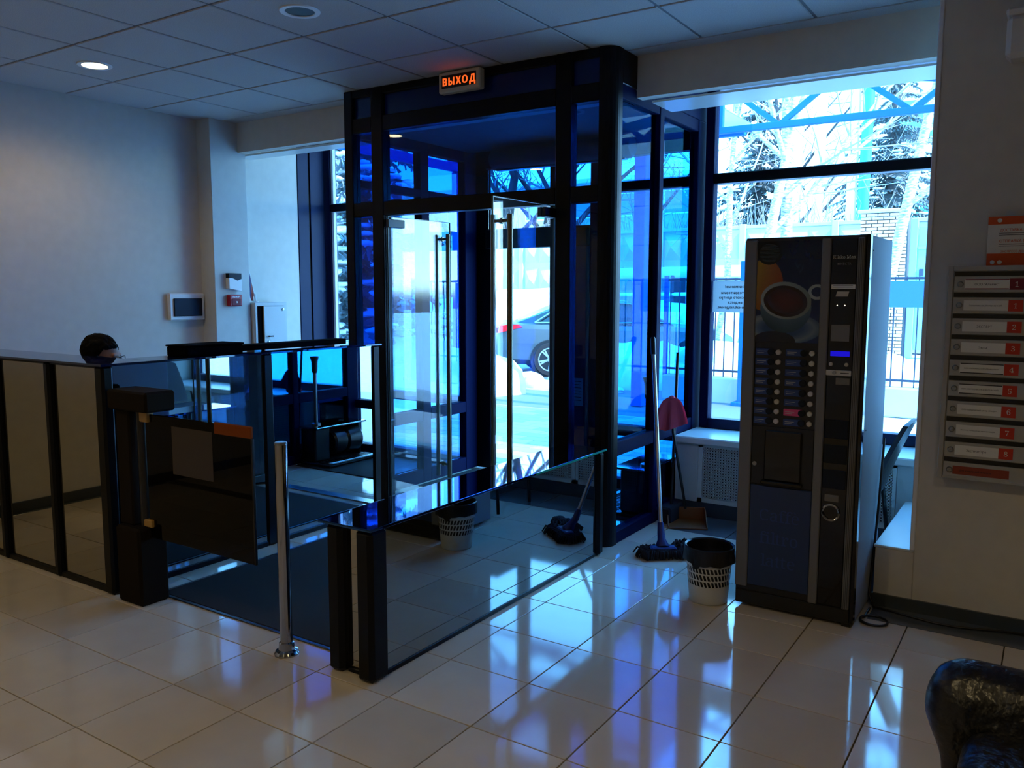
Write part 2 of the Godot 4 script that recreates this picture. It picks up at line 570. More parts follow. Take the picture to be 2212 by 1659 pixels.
func room() -> void:
	# floor: a slab under tiles that are pieces of their own
	var fl := structure("floor", "polished cream tile floor with a dark tile border along the walls")
	obj("screed", boxed(Vector3(-6.3, -0.16, -5.95), Vector3(3.6, -0.012, 4.2)), M.grout, fl)
	var meshes := []
	for v in 3: meshes.append(boxed(Vector3(-TILE / 2 + 0.0024, -0.012, -TILE / 2 + 0.0024), Vector3(TILE / 2 - 0.0024, 0, TILE / 2 - 0.0024), 0.0012).commit())
	var dark := {}
	for i in range(-7, 18):
		for j in range(-15, 12):
			var c := Vector3(-3.556 + TILE * (i + 0.5), 0, -1.4675 - TILE * (j + 0.5))
			if c.z < -5.75 or c.z > 4.0 or c.x > 3.4 or c.x < -6.1: continue
			var near: bool = c.z > -0.6 or c.x > 0.7
			if near: continue
			# the dark border: along the radiator cabinet, the right wall and the left wall
			var border: bool = (c.z < -4.9 and c.x > -2.15) or c.x < -5.72
			var t := put("floor_tile", meshes[0], M.border_tile if border else M["floor_tile%d" % rng.randi_range(0, 2)], fl)
			t.position = c
	# beyond the frame the floor goes on as one slab
	obj("floor_beyond", boxed(Vector3(-6.2, -0.012, -0.6), Vector3(3.5, 0, 4.1)), M.floor_tile0, fl)
	obj("floor_beyond", boxed(Vector3(0.68, -0.012, -4.25), Vector3(3.5, 0, -0.6)), M.floor_tile0, fl)
	var st := mb()
	bb(st, Vector3(-0.66, -0.002, -4.246), Vector3(3.4, 0.0022, -4.037))
	obj("border_strip", st, M.border_tile, fl)
	# ceiling: panels in a grid
	var ce := structure("ceiling", "suspended ceiling of square grey panels in a thin grid")
	obj("slab", boxed(Vector3(-6.3, 2.99, -5.95), Vector3(3.7, 3.2, 4.3)), M.concrete, ce)
	var pm := boxed(Vector3(-0.292, 0, -0.292), Vector3(0.292, 0.016, 0.292), 0.004).commit()
	for a in range(-1, 10):
		for b in range(-5, 4):
			var c := Vector3(-5.3145 + 0.6 * (a + 0.5), CEIL, -2.6906 - 0.6 * (b + 0.5))
			if c.x > 0.6 or c.x < -5.95: continue
			if c.z < -4.5: continue
			if c.z > -0.5: continue
			put("ceiling_panel", pm, M.ceiling_panel, ce).position = c
	obj("ceiling_panel", boxed(Vector3(-5.91, CEIL, -4.62), Vector3(0.68, CEIL + 0.016, -4.497), 0.003), M.ceiling_panel, ce)
	obj("ceiling_beyond", boxed(Vector3(-5.91, CEIL, -0.29), Vector3(3.5, CEIL + 0.016, 4.1)), M.ceiling_panel, ce)
	obj("ceiling_beyond", boxed(Vector3(0.69, CEIL, -4.25), Vector3(3.5, CEIL + 0.016, -0.29)), M.ceiling_panel, ce)
	st = mb()
	for a in range(0, 11): bb(st, Vector3(-5.3145 + 0.6 * a - 0.011, CEIL + 0.006, -4.62), Vector3(-5.3145 + 0.6 * a + 0.011, CEIL + 0.012, -0.29))
	for b in range(-4, 4): bb(st, Vector3(-5.91, CEIL + 0.006, -2.6906 - 0.6 * b - 0.011), Vector3(0.69, CEIL + 0.012, -2.6906 - 0.6 * b + 0.011))
	obj("ceiling_grid", st, M.ceiling_grid, ce)
	# walls
	var wl := structure("wall_left", "cream painted left wall with a column at its window end")
	obj("wall_face", boxed(Vector3(-6.15, -0.1, -4.35), Vector3(-5.91, 2.99, 4.2)), M.wall_paint, wl)
	obj("column", boxed(Vector3(-6.15, 0, -4.70), Vector3(-5.744, 2.99, -4.35), 0.004), M.column_paint, wl)
	obj("reveal", boxed(Vector3(-6.15, 0, -5.37), Vector3(-5.87, 2.99, -4.70)), M.wall_paint, wl)
	wall("wall_back", "cream painted back wall of the lobby", Vector3(-6.15, -0.1, 4.1), Vector3(3.6, 2.99, 4.3), M.wall_paint)
	wall("wall_side", "cream painted side wall of the lobby", Vector3(3.5, -0.1, -4.4), Vector3(3.7, 2.99, 4.2), M.wall_paint)
	# right wall: upright edge at the window, low ledge below
	var wr := structure("wall_right", "cream right wall with a low ledge beside the window")
	obj("wall_face", boxed(Vector3(-0.505, 0, -4.40), Vector3(3.6, 2.99, -4.246), 0.006), M.wall_paint, wr)
	obj("low_wall", boxed(Vector3(-0.672, 0.0, -4.40), Vector3(-0.505, 0.288, -4.2465)), M.wall_paint, wr)
	obj("return_wall", boxed(Vector3(0.25, 0, -5.95), Vector3(0.45, 2.99, -4.40)), M.wall_paint, wr)
	obj("ledge_block", boxed(Vector3(-0.672, 0, -5.24), Vector3(-0.300, 0.288, -4.402), 0.003), M.wall_paint, wr)
	obj("ledge_top", boxed(Vector3(-0.680, 0.288, -5.24), Vector3(-0.507, 0.300, -4.250), 0.003), M.sill_white, wr)
	obj("corner_bead", boxed(Vector3(-0.522, 0.30, -4.262), Vector3(-0.500, CEIL, -4.240), 0.004), M.strip_white, wr)
	wall("wall_facade", "dark grey beam above the window wall", Vector3(-5.87, 2.655, -4.70), Vector3(0.24, 2.985, -4.62), M.wall_paint)
	wall("trim_1", "pale soffit board under the beam over the right window", Vector3(-2.10, 2.638, -5.02), Vector3(0.24, 2.650, -4.715), M.sill_white)
	wall("trim_2", "pale soffit board under the beam over the left window", Vector3(-5.86, 2.638, -4.86), Vector3(-4.25, 2.653, -4.702), M.sill_white)
	# baseboards
	wall("baseboard_right", "dark skirting along the right wall", Vector3(-0.68, 0.0023, -4.246), Vector3(3.5, 0.062, -4.232), M.skirting)
	wall("baseboard_left", "dark skirting along the left wall", Vector3(-5.91, 0.0, -4.34), Vector3(-5.896, 0.075, 4.1), M.skirting)

# frame bars and panes of a glazed wall in the plane z = ZF
func facade() -> void:
	var w1 := structure("window_1", "large clear right window in a navy frame with one dark transom", Vector3(-1.4, 0.545, ZF))
	for b in [[-2.13, -2.066], [-0.69, -0.60], [0.16, 0.24]]:
		obj("mullion", boxed(Vector3(b[0], 0.545, ZF - 0.09), Vector3(b[1], 2.96, ZF), 0.005), M.frame_matte, w1)
	obj("bottom_rail", boxed(Vector3(-2.066, 0.545, ZF - 0.09), Vector3(0.16, 0.617, ZF), 0.004), M.frame_navy, w1)
	obj("transom", boxed(Vector3(-2.066, 2.268, ZF - 0.09), Vector3(0.16, 2.338, ZF + 0.01), 0.006), M.frame_black, w1)
	obj("top_rail", boxed(Vector3(-2.066, 2.90, ZF - 0.09), Vector3(0.16, 2.96, ZF), 0.004), M.frame_navy, w1)
	for y in [[0.617, 2.268], [2.338, 2.90]]:
		obj("pane", boxed(Vector3(-2.066, y[0], ZF - 0.048), Vector3(-0.69, y[1], ZF - 0.044)), M.clear_glass, w1)
		obj("pane", boxed(Vector3(-0.60, y[0], ZF - 0.048), Vector3(0.16, y[1], ZF - 0.044)), M.clear_glass, w1)
	var w2 := structure("window_2", "narrow left window beside the vestibule with navy jamb boards", Vector3(-5.0, 0.0, ZF))
	obj("mullion", boxed(Vector3(-5.90, 0.0, ZF - 0.09), Vector3(-5.80, 2.96, ZF - 0.0), 0.005), M.frame_navy, w2)
	obj("jamb_board", boxed(Vector3(-5.90, 0.0, -5.500), Vector3(-5.862, 2.98, -5.372), 0.003), M.jamb_navy, w2)
	obj("jamb_board", boxed(Vector3(-5.90, 0.0, -5.706), Vector3(-5.862, 2.98, -5.522), 0.003), M.jamb_navy, w2)
	obj("jamb_groove", boxed(Vector3(-5.90, 0.0, -5.522), Vector3(-5.875, 2.98, -5.500)), M.frame_black, w2)
	obj("white_strip", boxed(Vector3(-5.80, 0.0, ZF - 0.05), Vector3(-5.772, 2.96, ZF - 0.015), 0.003), M.strip_white, w2)
	obj("bottom_rail", boxed(Vector3(-5.80, 0.0, ZF - 0.09), Vector3(XL, 0.09, ZF), 0.004), M.frame_navy, w2)
	obj("middle_rail", boxed(Vector3(-5.80, 0.54, ZF - 0.09), Vector3(XL, 0.615, ZF), 0.004), M.frame_navy, w2)
	obj("transom", boxed(Vector3(-5.80, 2.262, ZF - 0.09), Vector3(XL, 2.335, ZF + 0.01), 0.006), M.frame_black, w2)
	obj("top_rail", boxed(Vector3(-5.80, 2.90, ZF - 0.09), Vector3(XL, 2.96, ZF), 0.004), M.frame_navy, w2)
	for y in [[0.09, 0.54], [0.615, 2.262], [2.335, 2.90]]: obj("pane", boxed(Vector3(-5.772, y[0], ZF - 0.048), Vector3(XL, y[1], ZF - 0.044)), M.clear_glass, w2)
	# parapet under the right window, outside the radiator cabinet
	wall("wall_parapet", "low wall under the right window behind the radiator cabinet", Vector3(-2.13, -0.1, ZF - 0.12), Vector3(0.24, 0.544, ZF - 0.01), M.concrete)

func vestibule() -> void:
	var v := structure("wall_vestibule", "dark glazed entrance vestibule with blue tinted panes and black frame", Vector3((XL + XR) / 2, 0, ZV))
	var F: Material = M.frame_black
	var z0 := ZV - 0.085
	# posts of the front: end post, inner posts, rounded corner post
	for p in [[XL, -4.16], [-3.99, -3.885], [-2.535, -2.43]]:
		obj("post", boxed(Vector3(p[0], 0, z0), Vector3(p[1], CEIL - 0.002, ZV), 0.006), F, v)
	var poly := PackedVector2Array()
	for c in [[XR, z0 - 0.02], [-2.248, z0 - 0.02], [-2.248, ZV]]: poly.append(Vector2(c[0], c[1]))
	for k in 7:
		var a := PI / 2 * (1.0 - k / 6.0)
		poly.append(Vector2(XR - 0.075 + 0.075 * cos(a), ZV - 0.075 + 0.075 * sin(a)))
	var st := mb()
	prism(st, poly, CEIL - 0.002, Transform3D(Basis(Vector3.RIGHT, Vector3.BACK, Vector3.DOWN), Vector3(0, CEIL - 0.002, 0)))
	obj("corner_post", st, F, v)
	# rails across the front
	for b in [[-4.16, -3.99], [-3.885, -2.535], [-2.43, -2.248]]:
		for y in [[2.842, CEIL - 0.002], [2.60, 2.70], [2.035, 2.13]]:
			obj("rail", boxed(Vector3(b[0], y[0], z0), Vector3(b[1], y[1], ZV - 0.004), 0.004), F, v)
		obj("spandrel_panel", boxed(Vector3(b[0], 2.70, z0 + 0.03), Vector3(b[1], 2.842, z0 + 0.05)), M.spandrel, v)
		obj("pane", boxed(Vector3(b[0], 2.13, z0 + 0.036), Vector3(b[1], 2.60, z0 + 0.044)), M.blue_glass, v)
	for b in [[-4.16, -3.99], [-2.43, -2.248]]:
		obj("rail", boxed(Vector3(b[0], 0.0, z0), Vector3(b[1], 0.10, ZV - 0.004), 0.004), F, v)
		obj("pane", boxed(Vector3(b[0], 0.10, z0 + 0.036), Vector3(b[1], 2.035, z0 + 0.044)), M.blue_glass, v)
	obj("threshold", boxed(Vector3(-3.885, 0.0, z0), Vector3(-2.535, 0.008, ZV)), M.steel, v)
	# right side wall
	var N: Material = M.frame_matte
	for z in [[-5.03, -4.965], [ZF - 0.085, -5.63]]:
		obj("post", boxed(Vector3(XR - 0.07, 0, z[0]), Vector3(XR, 2.70, z[1]), 0.005), N, v)
	for z in [[-4.965, z0 - 0.02], [-5.63, -5.03]]:
		for y in [[0.0, 0.075], [0.54, 0.625], [2.62, 2.70]]:
			obj("rail", boxed(Vector3(XR - 0.07, y[0], z[0]), Vector3(XR - 0.004, y[1], z[1]), 0.004), N, v)
		for y in [[0.075, 0.54], [0.625, 2.62]]:
			obj("pane", boxed(Vector3(XR - 0.040, y[0], z[0]), Vector3(XR - 0.032, y[1], z[1])), M.side_glass, v)
	obj("side_panel", boxed(Vector3(XR - 0.07, 2.70, -4.62), Vector3(XR, CEIL - 0.002, z0 - 0.02), 0.004), F, v)
	obj("side_header", boxed(Vector3(XR - 0.07, 2.70, ZF - 0.085), Vector3(XR - 0.002, 2.97, -4.705), 0.004), N, v)
	# left side wall
	for z in [[-5.16, -5.06], [ZF - 0.085, -5.63]]:
		obj("post", boxed(Vector3(XL, 0, z[0]), Vector3(XL + 0.08, 2.70, z[1]), 0.005), N, v)
	for z in [[-5.06, z0 - 0.002], [-5.63, -5.16]]:
		for y in [[0.0, 0.11], [0.50, 0.59], [2.245, 2.30], [2.58, 2.70]]:
			obj("rail", boxed(Vector3(XL + 0.004, y[0], z[0]), Vector3(XL + 0.08, y[1], z[1]), 0.004), N, v)
		for y in [[0.11, 0.50], [0.59, 2.245], [2.30, 2.58]]:
			obj("pane", boxed(Vector3(XL + 0.036, y[0], z[0]), Vector3(XL + 0.044, y[1], z[1])), M.pale_glass, v)
	obj("side_panel", boxed(Vector3(XL, 2.70, -4.62), Vector3(XL + 0.07, CEIL - 0.002, z0 - 0.002), 0.004), F, v)
	# roof panel of the vestibule
	obj("roof_panel", boxed(Vector3(XL + 0.08, 2.66, ZF), Vector3(XR - 0.07, 2.69, z0 - 0.002)), M.roof_grey, v)
	# outer wall: corner posts, open doorway, transom, glazed right part
	for x in [[XL, -4.02, F], [-3.40, -3.33, F], [-3.04, -2.97, N], [XR - 0.07, XR, N]]:
		obj("post", boxed(Vector3(x[0], 0, ZF - 0.10), Vector3(x[1], 2.70, ZF - 0.086), 0.003) if x[0] < -4.2 or x[0] > -2.3 else boxed(Vector3(x[0], 0, ZF - 0.10), Vector3(x[1], 2.70, ZF - 0.01), 0.005), x[2], v)
	obj("door_transom", boxed(Vector3(-4.02, 1.872, ZF - 0.10), Vector3(-3.04, 2.03, ZF - 0.01), 0.005), F, v)
	for y in [[2.52, 2.70]]: obj("rail", boxed(Vector3(-4.02, y[0], ZF - 0.10), Vector3(XR - 0.07, y[1], ZF - 0.01), 0.004), N, v)
	obj("rail", boxed(Vector3(-2.97, 2.262, ZF - 0.10), Vector3(XR - 0.07, 2.335, ZF - 0.01), 0.004), F, v)
	obj("rail", boxed(Vector3(-2.97, 0.0, ZF - 0.10), Vector3(XR - 0.07, 0.08, ZF - 0.01), 0.004), N, v)
	obj("rail", boxed(Vector3(-2.97, 0.42, ZF - 0.10), Vector3(XR - 0.07, 0.50, ZF - 0.01), 0.004), N, v)
	obj("pane", boxed(Vector3(-4.02, 2.03, ZF - 0.06), Vector3(-3.04, 2.52, ZF - 0.055)), M.clear_glass, v)
	for y in [[0.08, 0.42], [0.50, 2.262], [2.335, 2.52]]: obj("pane", boxed(Vector3(-2.97, y[0], ZF - 0.06), Vector3(XR - 0.07, y[1], ZF - 0.055)), M.clear_glass, v)
	obj("dark_panel", boxed(Vector3(-3.33, 0.0, ZF - 0.08), Vector3(-3.04, 1.872, ZF - 0.04), 0.003), M.spandrel, v)
	obj("threshold", boxed(Vector3(-4.02, -0.012, ZF - 0.10), Vector3(-3.40, 0.012, ZF - 0.01)), M.steel, v)

# frameless glass leaf hanging at the hinge, reaching along its own +x
func leaf(called: String, label: String, hinge: Vector3, turn: float, tall: float, wide: float, flip: float) -> void:
	var d := thing(called, label, "", hinge, turn)
	d.remove_meta("category")
	d.set_meta("kind", "structure")
	obj("glass_leaf", boxed(Vector3(0.0, 0.014, -0.005), Vector3(wide, tall, 0.005), 0.0008), M.clear_glass, d)
	var st := mb()
	for x in [0.0, wide]: bb(st, Vector3(x - 0.0022, 0.014, -0.0056), Vector3(x + 0.0022, tall, 0.0056))
	bb(st, Vector3(0, tall - 0.002, -0.0056), Vector3(wide, tall + 0.002, 0.0056))
	obj("glass_edge", st, M.leaf_edge, d)
	for y in [tall - 0.045, 0.05]:
		st = mb()
		bx(st, Vector3(0.06, y, 0.017), Vector3(0.16, 0.055, 0.024), 0.003)
		bx(st, Vector3(0.06, y, -0.017), Vector3(0.16, 0.055, 0.024), 0.003)
		obj("hinge_clamp", st, M.black_plastic, d)
	for s in [-1.0, 1.0]:
		st = mb()
		tube(st, [Vector3(wide - 0.085, 0.12, s * 0.056), Vector3(wide - 0.085, tall - 0.09, s * 0.056)], 0.016, 14)
		obj("pull_handle", st, M.bronze_steel, d)
	st = mb()
	for y in [0.22, tall - 0.125]:
		tube(st, [Vector3(wide - 0.085, y, -0.056), Vector3(wide - 0.085, y, 0.056)], 0.009, 10)
		tube(st, [Vector3(wide - 0.085, y, -0.012), Vector3(wide - 0.085, y, 0.012)], 0.017, 12)
	obj("handle_spacer", st, M.bronze_steel, d)

# ---------------------------------------------------------------- things fixed to the room
func downlight(at: Vector3, lit: bool, label: String) -> void:
	var t := wthing("ceiling_light", label, "ceiling light", at, "round ceiling downlights")
	var st := mb()
	lathe(st, [Vector2(0.070, 0.0), Vector2(0.074, -0.006), Vector2(0.098, -0.006), Vector2(0.100, 0.0)], 32, Transform3D(Basis.IDENTITY, at))
	obj("trim_ring", st, M.strip_white, t)
	st = mb()
	lathe(st, [Vector2(0.0, -0.002), Vector2(0.072, -0.002)], 32, Transform3D(Basis(Vector3.RIGHT, Vector3.DOWN, Vector3.FORWARD), at - Vector3(0, 0.004, 0)))
	obj("diffuser", st, M.lamp_on if lit else M.smoke_plastic, t)
	if lit:
		var l := SpotLight3D.new()
		l.name = "lamp"
		t.add_child(l)
		l.position = Vector3(0, -0.012, 0)
		l.rotation.x = -PI / 2
		l.spot_angle = 78
		l.spot_angle_attenuation = 0.6
		l.spot_range = 14
		l.spot_attenuation = 2
		l.light_size = 0.07
		l.light_color = Color(1.0, 0.89, 0.66)
		l.light_energy = 0.62 if at.z < -2.0 else 0.92
		l.shadow_enabled = true

func exit_sign() -> void:
	var t := wthing("exit_sign", "glowing exit sign with red-orange letters on the vestibule head", "exit sign", Vector3(-3.195, 2.76, -4.285))
	obj("housing", boxed(Vector3(-3.355, 2.757, -4.319), Vector3(-3.035, 2.884, -4.262), 0.008), M.cream_plastic, t)
	obj("face_panel", boxed(Vector3(-3.328, 2.783, -4.263), Vector3(-3.062, 2.862, -4.2585), 0.002), M.black_plastic, t)
	var k := 0
	for ch in ["В", "Ы", "Х", "О", "Д"]:
		words(ch, 0.047, Vector3(-3.195 + [-0.106, -0.053, 0.001, 0.052, 0.105][k], 2.822, -4.2575), M.sign_glow, t, 0.0, 0.002, "Droid Sans", true, "letter")
		k += 1
	var l := AreaLight3D.new()
	l.name = "sign_light"
	t.add_child(l)
	l.position = Vector3(0, 0.062, 0.034)
	l.rotation.y = PI
	l.area_size = Vector2(0.24, 0.05)
	l.light_color = Color(1.0, 0.25, 0.06)
	l.light_energy = 0.004
	l.area_range = 8
	l.shadow_enabled = true

func wall_fittings() -> void:
	var t := wthing("electrical_panel", "white framed distribution box with a dark smoked door on left wall", "electrical panel", Vector3(-5.91, 1.285, -4.18))
	obj("frame", boxed(Vector3(-5.909, 1.288, -4.342), Vector3(-5.872, 1.503, -4.018), 0.008), M.white_plastic, t)
	obj("door", boxed(Vector3(-5.874, 1.320, -4.312), Vector3(-5.862, 1.463, -4.052), 0.004), M.smoke_plastic, t)
	t = wthing("alarm_sounder", "white alarm sounder with a dark wavy top on the column", "alarm", Vector3(-5.744, 1.52, -4.52))
	var prof := PackedVector2Array([Vector2(-0.062, 0.02), Vector2(0.062, 0.0), Vector2(0.062, 0.10), Vector2(0.02, 0.085), Vector2(-0.03, 0.105), Vector2(-0.062, 0.105)])
	var xf := turned(Vector3(-5.743, 1.522, -4.52), Vector3(0, 0, -1), Vector3.UP)
	var st := mb()
	prism(st, prof, 0.045, xf)
	obj("body", st, M.white_plastic, t)
	prof = PackedVector2Array([Vector2(-0.062, 0.107), Vector2(-0.03, 0.107), Vector2(0.02, 0.087), Vector2(0.062, 0.102), Vector2(0.062, 0.145), Vector2(-0.062, 0.145)])
	st = mb()
	prism(st, prof, 0.042, xf)
	obj("flash_lens", st, M.smoke_plastic, t)
	t = wthing("fire_call_point", "small red fire alarm call point below the white sounder", "fire alarm", Vector3(-5.744, 1.39, -4.52))
	obj("body", boxed(Vector3(-5.743, 1.396, -4.583), Vector3(-5.700, 1.492, -4.458), 0.006), M.red_plastic, t)
	obj("cover", boxed(Vector3(-5.701, 1.403, -4.565), Vector3(-5.694, 1.458, -4.476), 0.003), M.dark_red_paper, t)
	st = mb()
	lathe(st, [Vector2(0.0, 0.006), Vector2(0.008, 0.004), Vector2(0.009, 0.0)], 12, turned(Vector3(-5.694, 1.43, -4.52), Vector3(0, 0, -1), Vector3(1, 0, 0)))
	obj("button", st, M.white_plastic, t)
	words("ПОЖАР", 0.014, Vector3(-5.699, 1.475, -4.52), M.strip_white, t, PI / 2, 0.001, "Droid Sans", true)
	# white key cabinet on the reveal, its door ajar
	t = wthing("key_cabinet", "white metal wall cabinet with its door slightly ajar beside window", "cabinet", Vector3(-5.87, 0.80, -4.76))
	obj("body", boxed(Vector3(-5.869, 0.80, -5.06), Vector3(-5.70, 1.425, -4.71), 0.004), M.panel_white, t)
	obj("dark_inside", boxed(Vector3(-5.702, 0.83, -5.02), Vector3(-5.696, 1.395, -4.735)), M.matte_black, t)
	var dr := obj("door", boxed(Vector3(-5.696, 0.83, -5.03), Vector3(-5.680, 1.392, -4.788), 0.003), M.panel_white, t)
	st = mb()
	bar(st, Vector3(-5.68, 0.9, -4.84), Vector3(-5.65, 0.9, -4.84), 0.02, 0.02)
	bar(st, Vector3(-5.655, 1.135, -4.865), Vector3(-5.655, 1.135, -4.82), 0.012, 0.012, 0.003)
	bar(st, Vector3(-5.68, 1.135, -4.83), Vector3(-5.655, 1.135, -4.83), 0.012, 0.012, 0.003)
	obj("handle", st, M.black_plastic, dr)
	st = mb()
	for p in [Vector3(-5.68, 1.085, -4.83), Vector3(-5.68, 1.362, -4.995)]:
		lathe(st, [Vector2(0.011, 0.0), Vector2(0.011, 0.008), Vector2(0.0, 0.010)], 14, turned(p, Vector3(0, 0, -1), Vector3(1, 0, 0)))
	bar(st, Vector3(-5.668, 1.08, -4.83), Vector3(-5.662, 1.045, -4.836), 0.008, 0.003)
	obj("lock", st, M.steel, dr)
	# small tricolour hanging from a stub staff on the cabinet
	t = wthing("flag", "small white, blue and red flag hanging above the white cabinet", "flag", Vector3(-5.80, 1.425, -4.785))
	st = mb()
	var foot := Vector3(-5.80, 1.426, -4.800)
	tube(st, [foot, foot + Vector3(0, 0.075, 0)], 0.007, 10)
	lathe(st, [Vector2(0.03, 0.0), Vector2(0.03, 0.008), Vector2(0.0, 0.010)], 16, Transform3D(Basis.IDENTITY, foot))
	obj("stand", st, M.white_plastic, t)
	st = mb()
	var tip := foot + Vector3(0.0, 0.42, 0.094)
	tube(st, [foot + Vector3(0, 0.02, 0), tip], 0.004, 8)
	obj("staff", st, M.white_plastic, t)
	for k in 3:
		st = mb()
		var n := 6
		for i in n:
			var g := []
			for e in [0, 1]:
				var s: float = 0.16 + 0.8 * (k + (i + e) / float(n)) / 3.0
				var p := foot.lerp(tip, s)
				var drop := minf(0.21, p.y - foot.y - 0.012)
				for w in [0.0, 1.0]: g.append(p + Vector3(0.010 * sin(s * 26.0) * w, -drop * w, 0.0))
			var nn: Vector3 = (g[1] - g[0]).cross(g[2] - g[0]).normalized()
			quad(st, g[0], g[1], g[3], g[2], nn)
			quad(st, g[0] - nn * 0.0012, g[1] - nn * 0.0012, g[3] - nn * 0.0012, g[2] - nn * 0.0012, -nn)
		obj("stripe", st, [M.flag_red, M.flag_blue, M.flag_white][k], t)
	# leaflet standing on the mailboxes, unit high on the wall, cord hook
	t = wthing("leaflet", "orange and white postal leaflet standing on top of the mailboxes", "leaflet", Vector3(-0.17, 1.634, -4.20))
	var tilt := Basis(Vector3.RIGHT, 0.10)
	var lo := Vector3(-0.16, 1.636, -4.222)
	st = mb()
	bx(st, lo + tilt * Vector3(0, 0.105, 0), Vector3(0.236, 0.21, 0.002), 0.0, tilt)
	obj("sheet", st, M.paper, t)
	for q in [[0.0, 0.193, 0.236, 0.034], [-0.045, 0.026, 0.146, 0.052], [0.073, 0.012, 0.09, 0.024]]:
		st = mb()
		bx(st, lo + tilt * Vector3(q[0], q[1], 0.0014), Vector3(q[2], q[3], 0.0012), 0.0, tilt)
		obj("orange_band", st, M.orange_paper, t)
	for w in [["ДОСТАВКА ПОЧТЫ", 0.152, 0.012, M.orange_paper], ["ОТПРАВКА ПОЧТЫ", 0.105, 0.012, M.orange_paper], ["ЭКСПРЕСС ДОСТАВКА", 0.060, 0.0095, M.orange_paper]]:
		var o := words(w[0], w[2], lo + tilt * Vector3(0.0, w[1], 0.0022), w[3], t, 0.0, 0.0006)
		o.rotation.x = 0.10
	st = mb()
	for y in [0.138, 0.130, 0.091, 0.083]: bx(st, lo + tilt * Vector3(0, y, 0.0016), Vector3(0.15, 0.0022, 0.0006), 0.0, tilt)
	obj("fine_print", st, M.ink, t)
	for p in [Vector2(-0.095, 0.014), Vector2(-0.068, 0.014), Vector2(-0.075, 0.193)]:
		st = mb()
		lathe(st, [Vector2(0.009, 0.0), Vector2(0.009, 0.001), Vector2(0.0, 0.001)], 14, turned(lo + tilt * Vector3(p.x, p.y, 0.0016), Vector3.RIGHT, tilt * Vector3.BACK))
		obj("round_mark", st, M.paper, t)
	t = wthing("wall_unit", "white plastic unit mounted high on the right wall", "wall unit", Vector3(-0.05, 2.485, -4.246))
	obj("body", boxed(Vector3(-0.252, 2.487, -4.245), Vector3(0.35, 2.66, -4.12), 0.02), M.white_plastic, t)
	obj("lid", boxed(Vector3(-0.256, 2.66, -4.245), Vector3(0.354, 2.69, -4.115), 0.01), M.white_plastic, t)
	st = mb()
	tube(st, [Vector3(-0.505, 1.965, -4.30), Vector3(-0.525, 1.962, -4.30), Vector3(-0.535, 1.948, -4.30), Vector3(-0.528, 1.938, -4.30)], 0.004, 8)
	tag(obj("hook", st, M.white_plastic), "tiny white hook on the right window reveal", "hook")

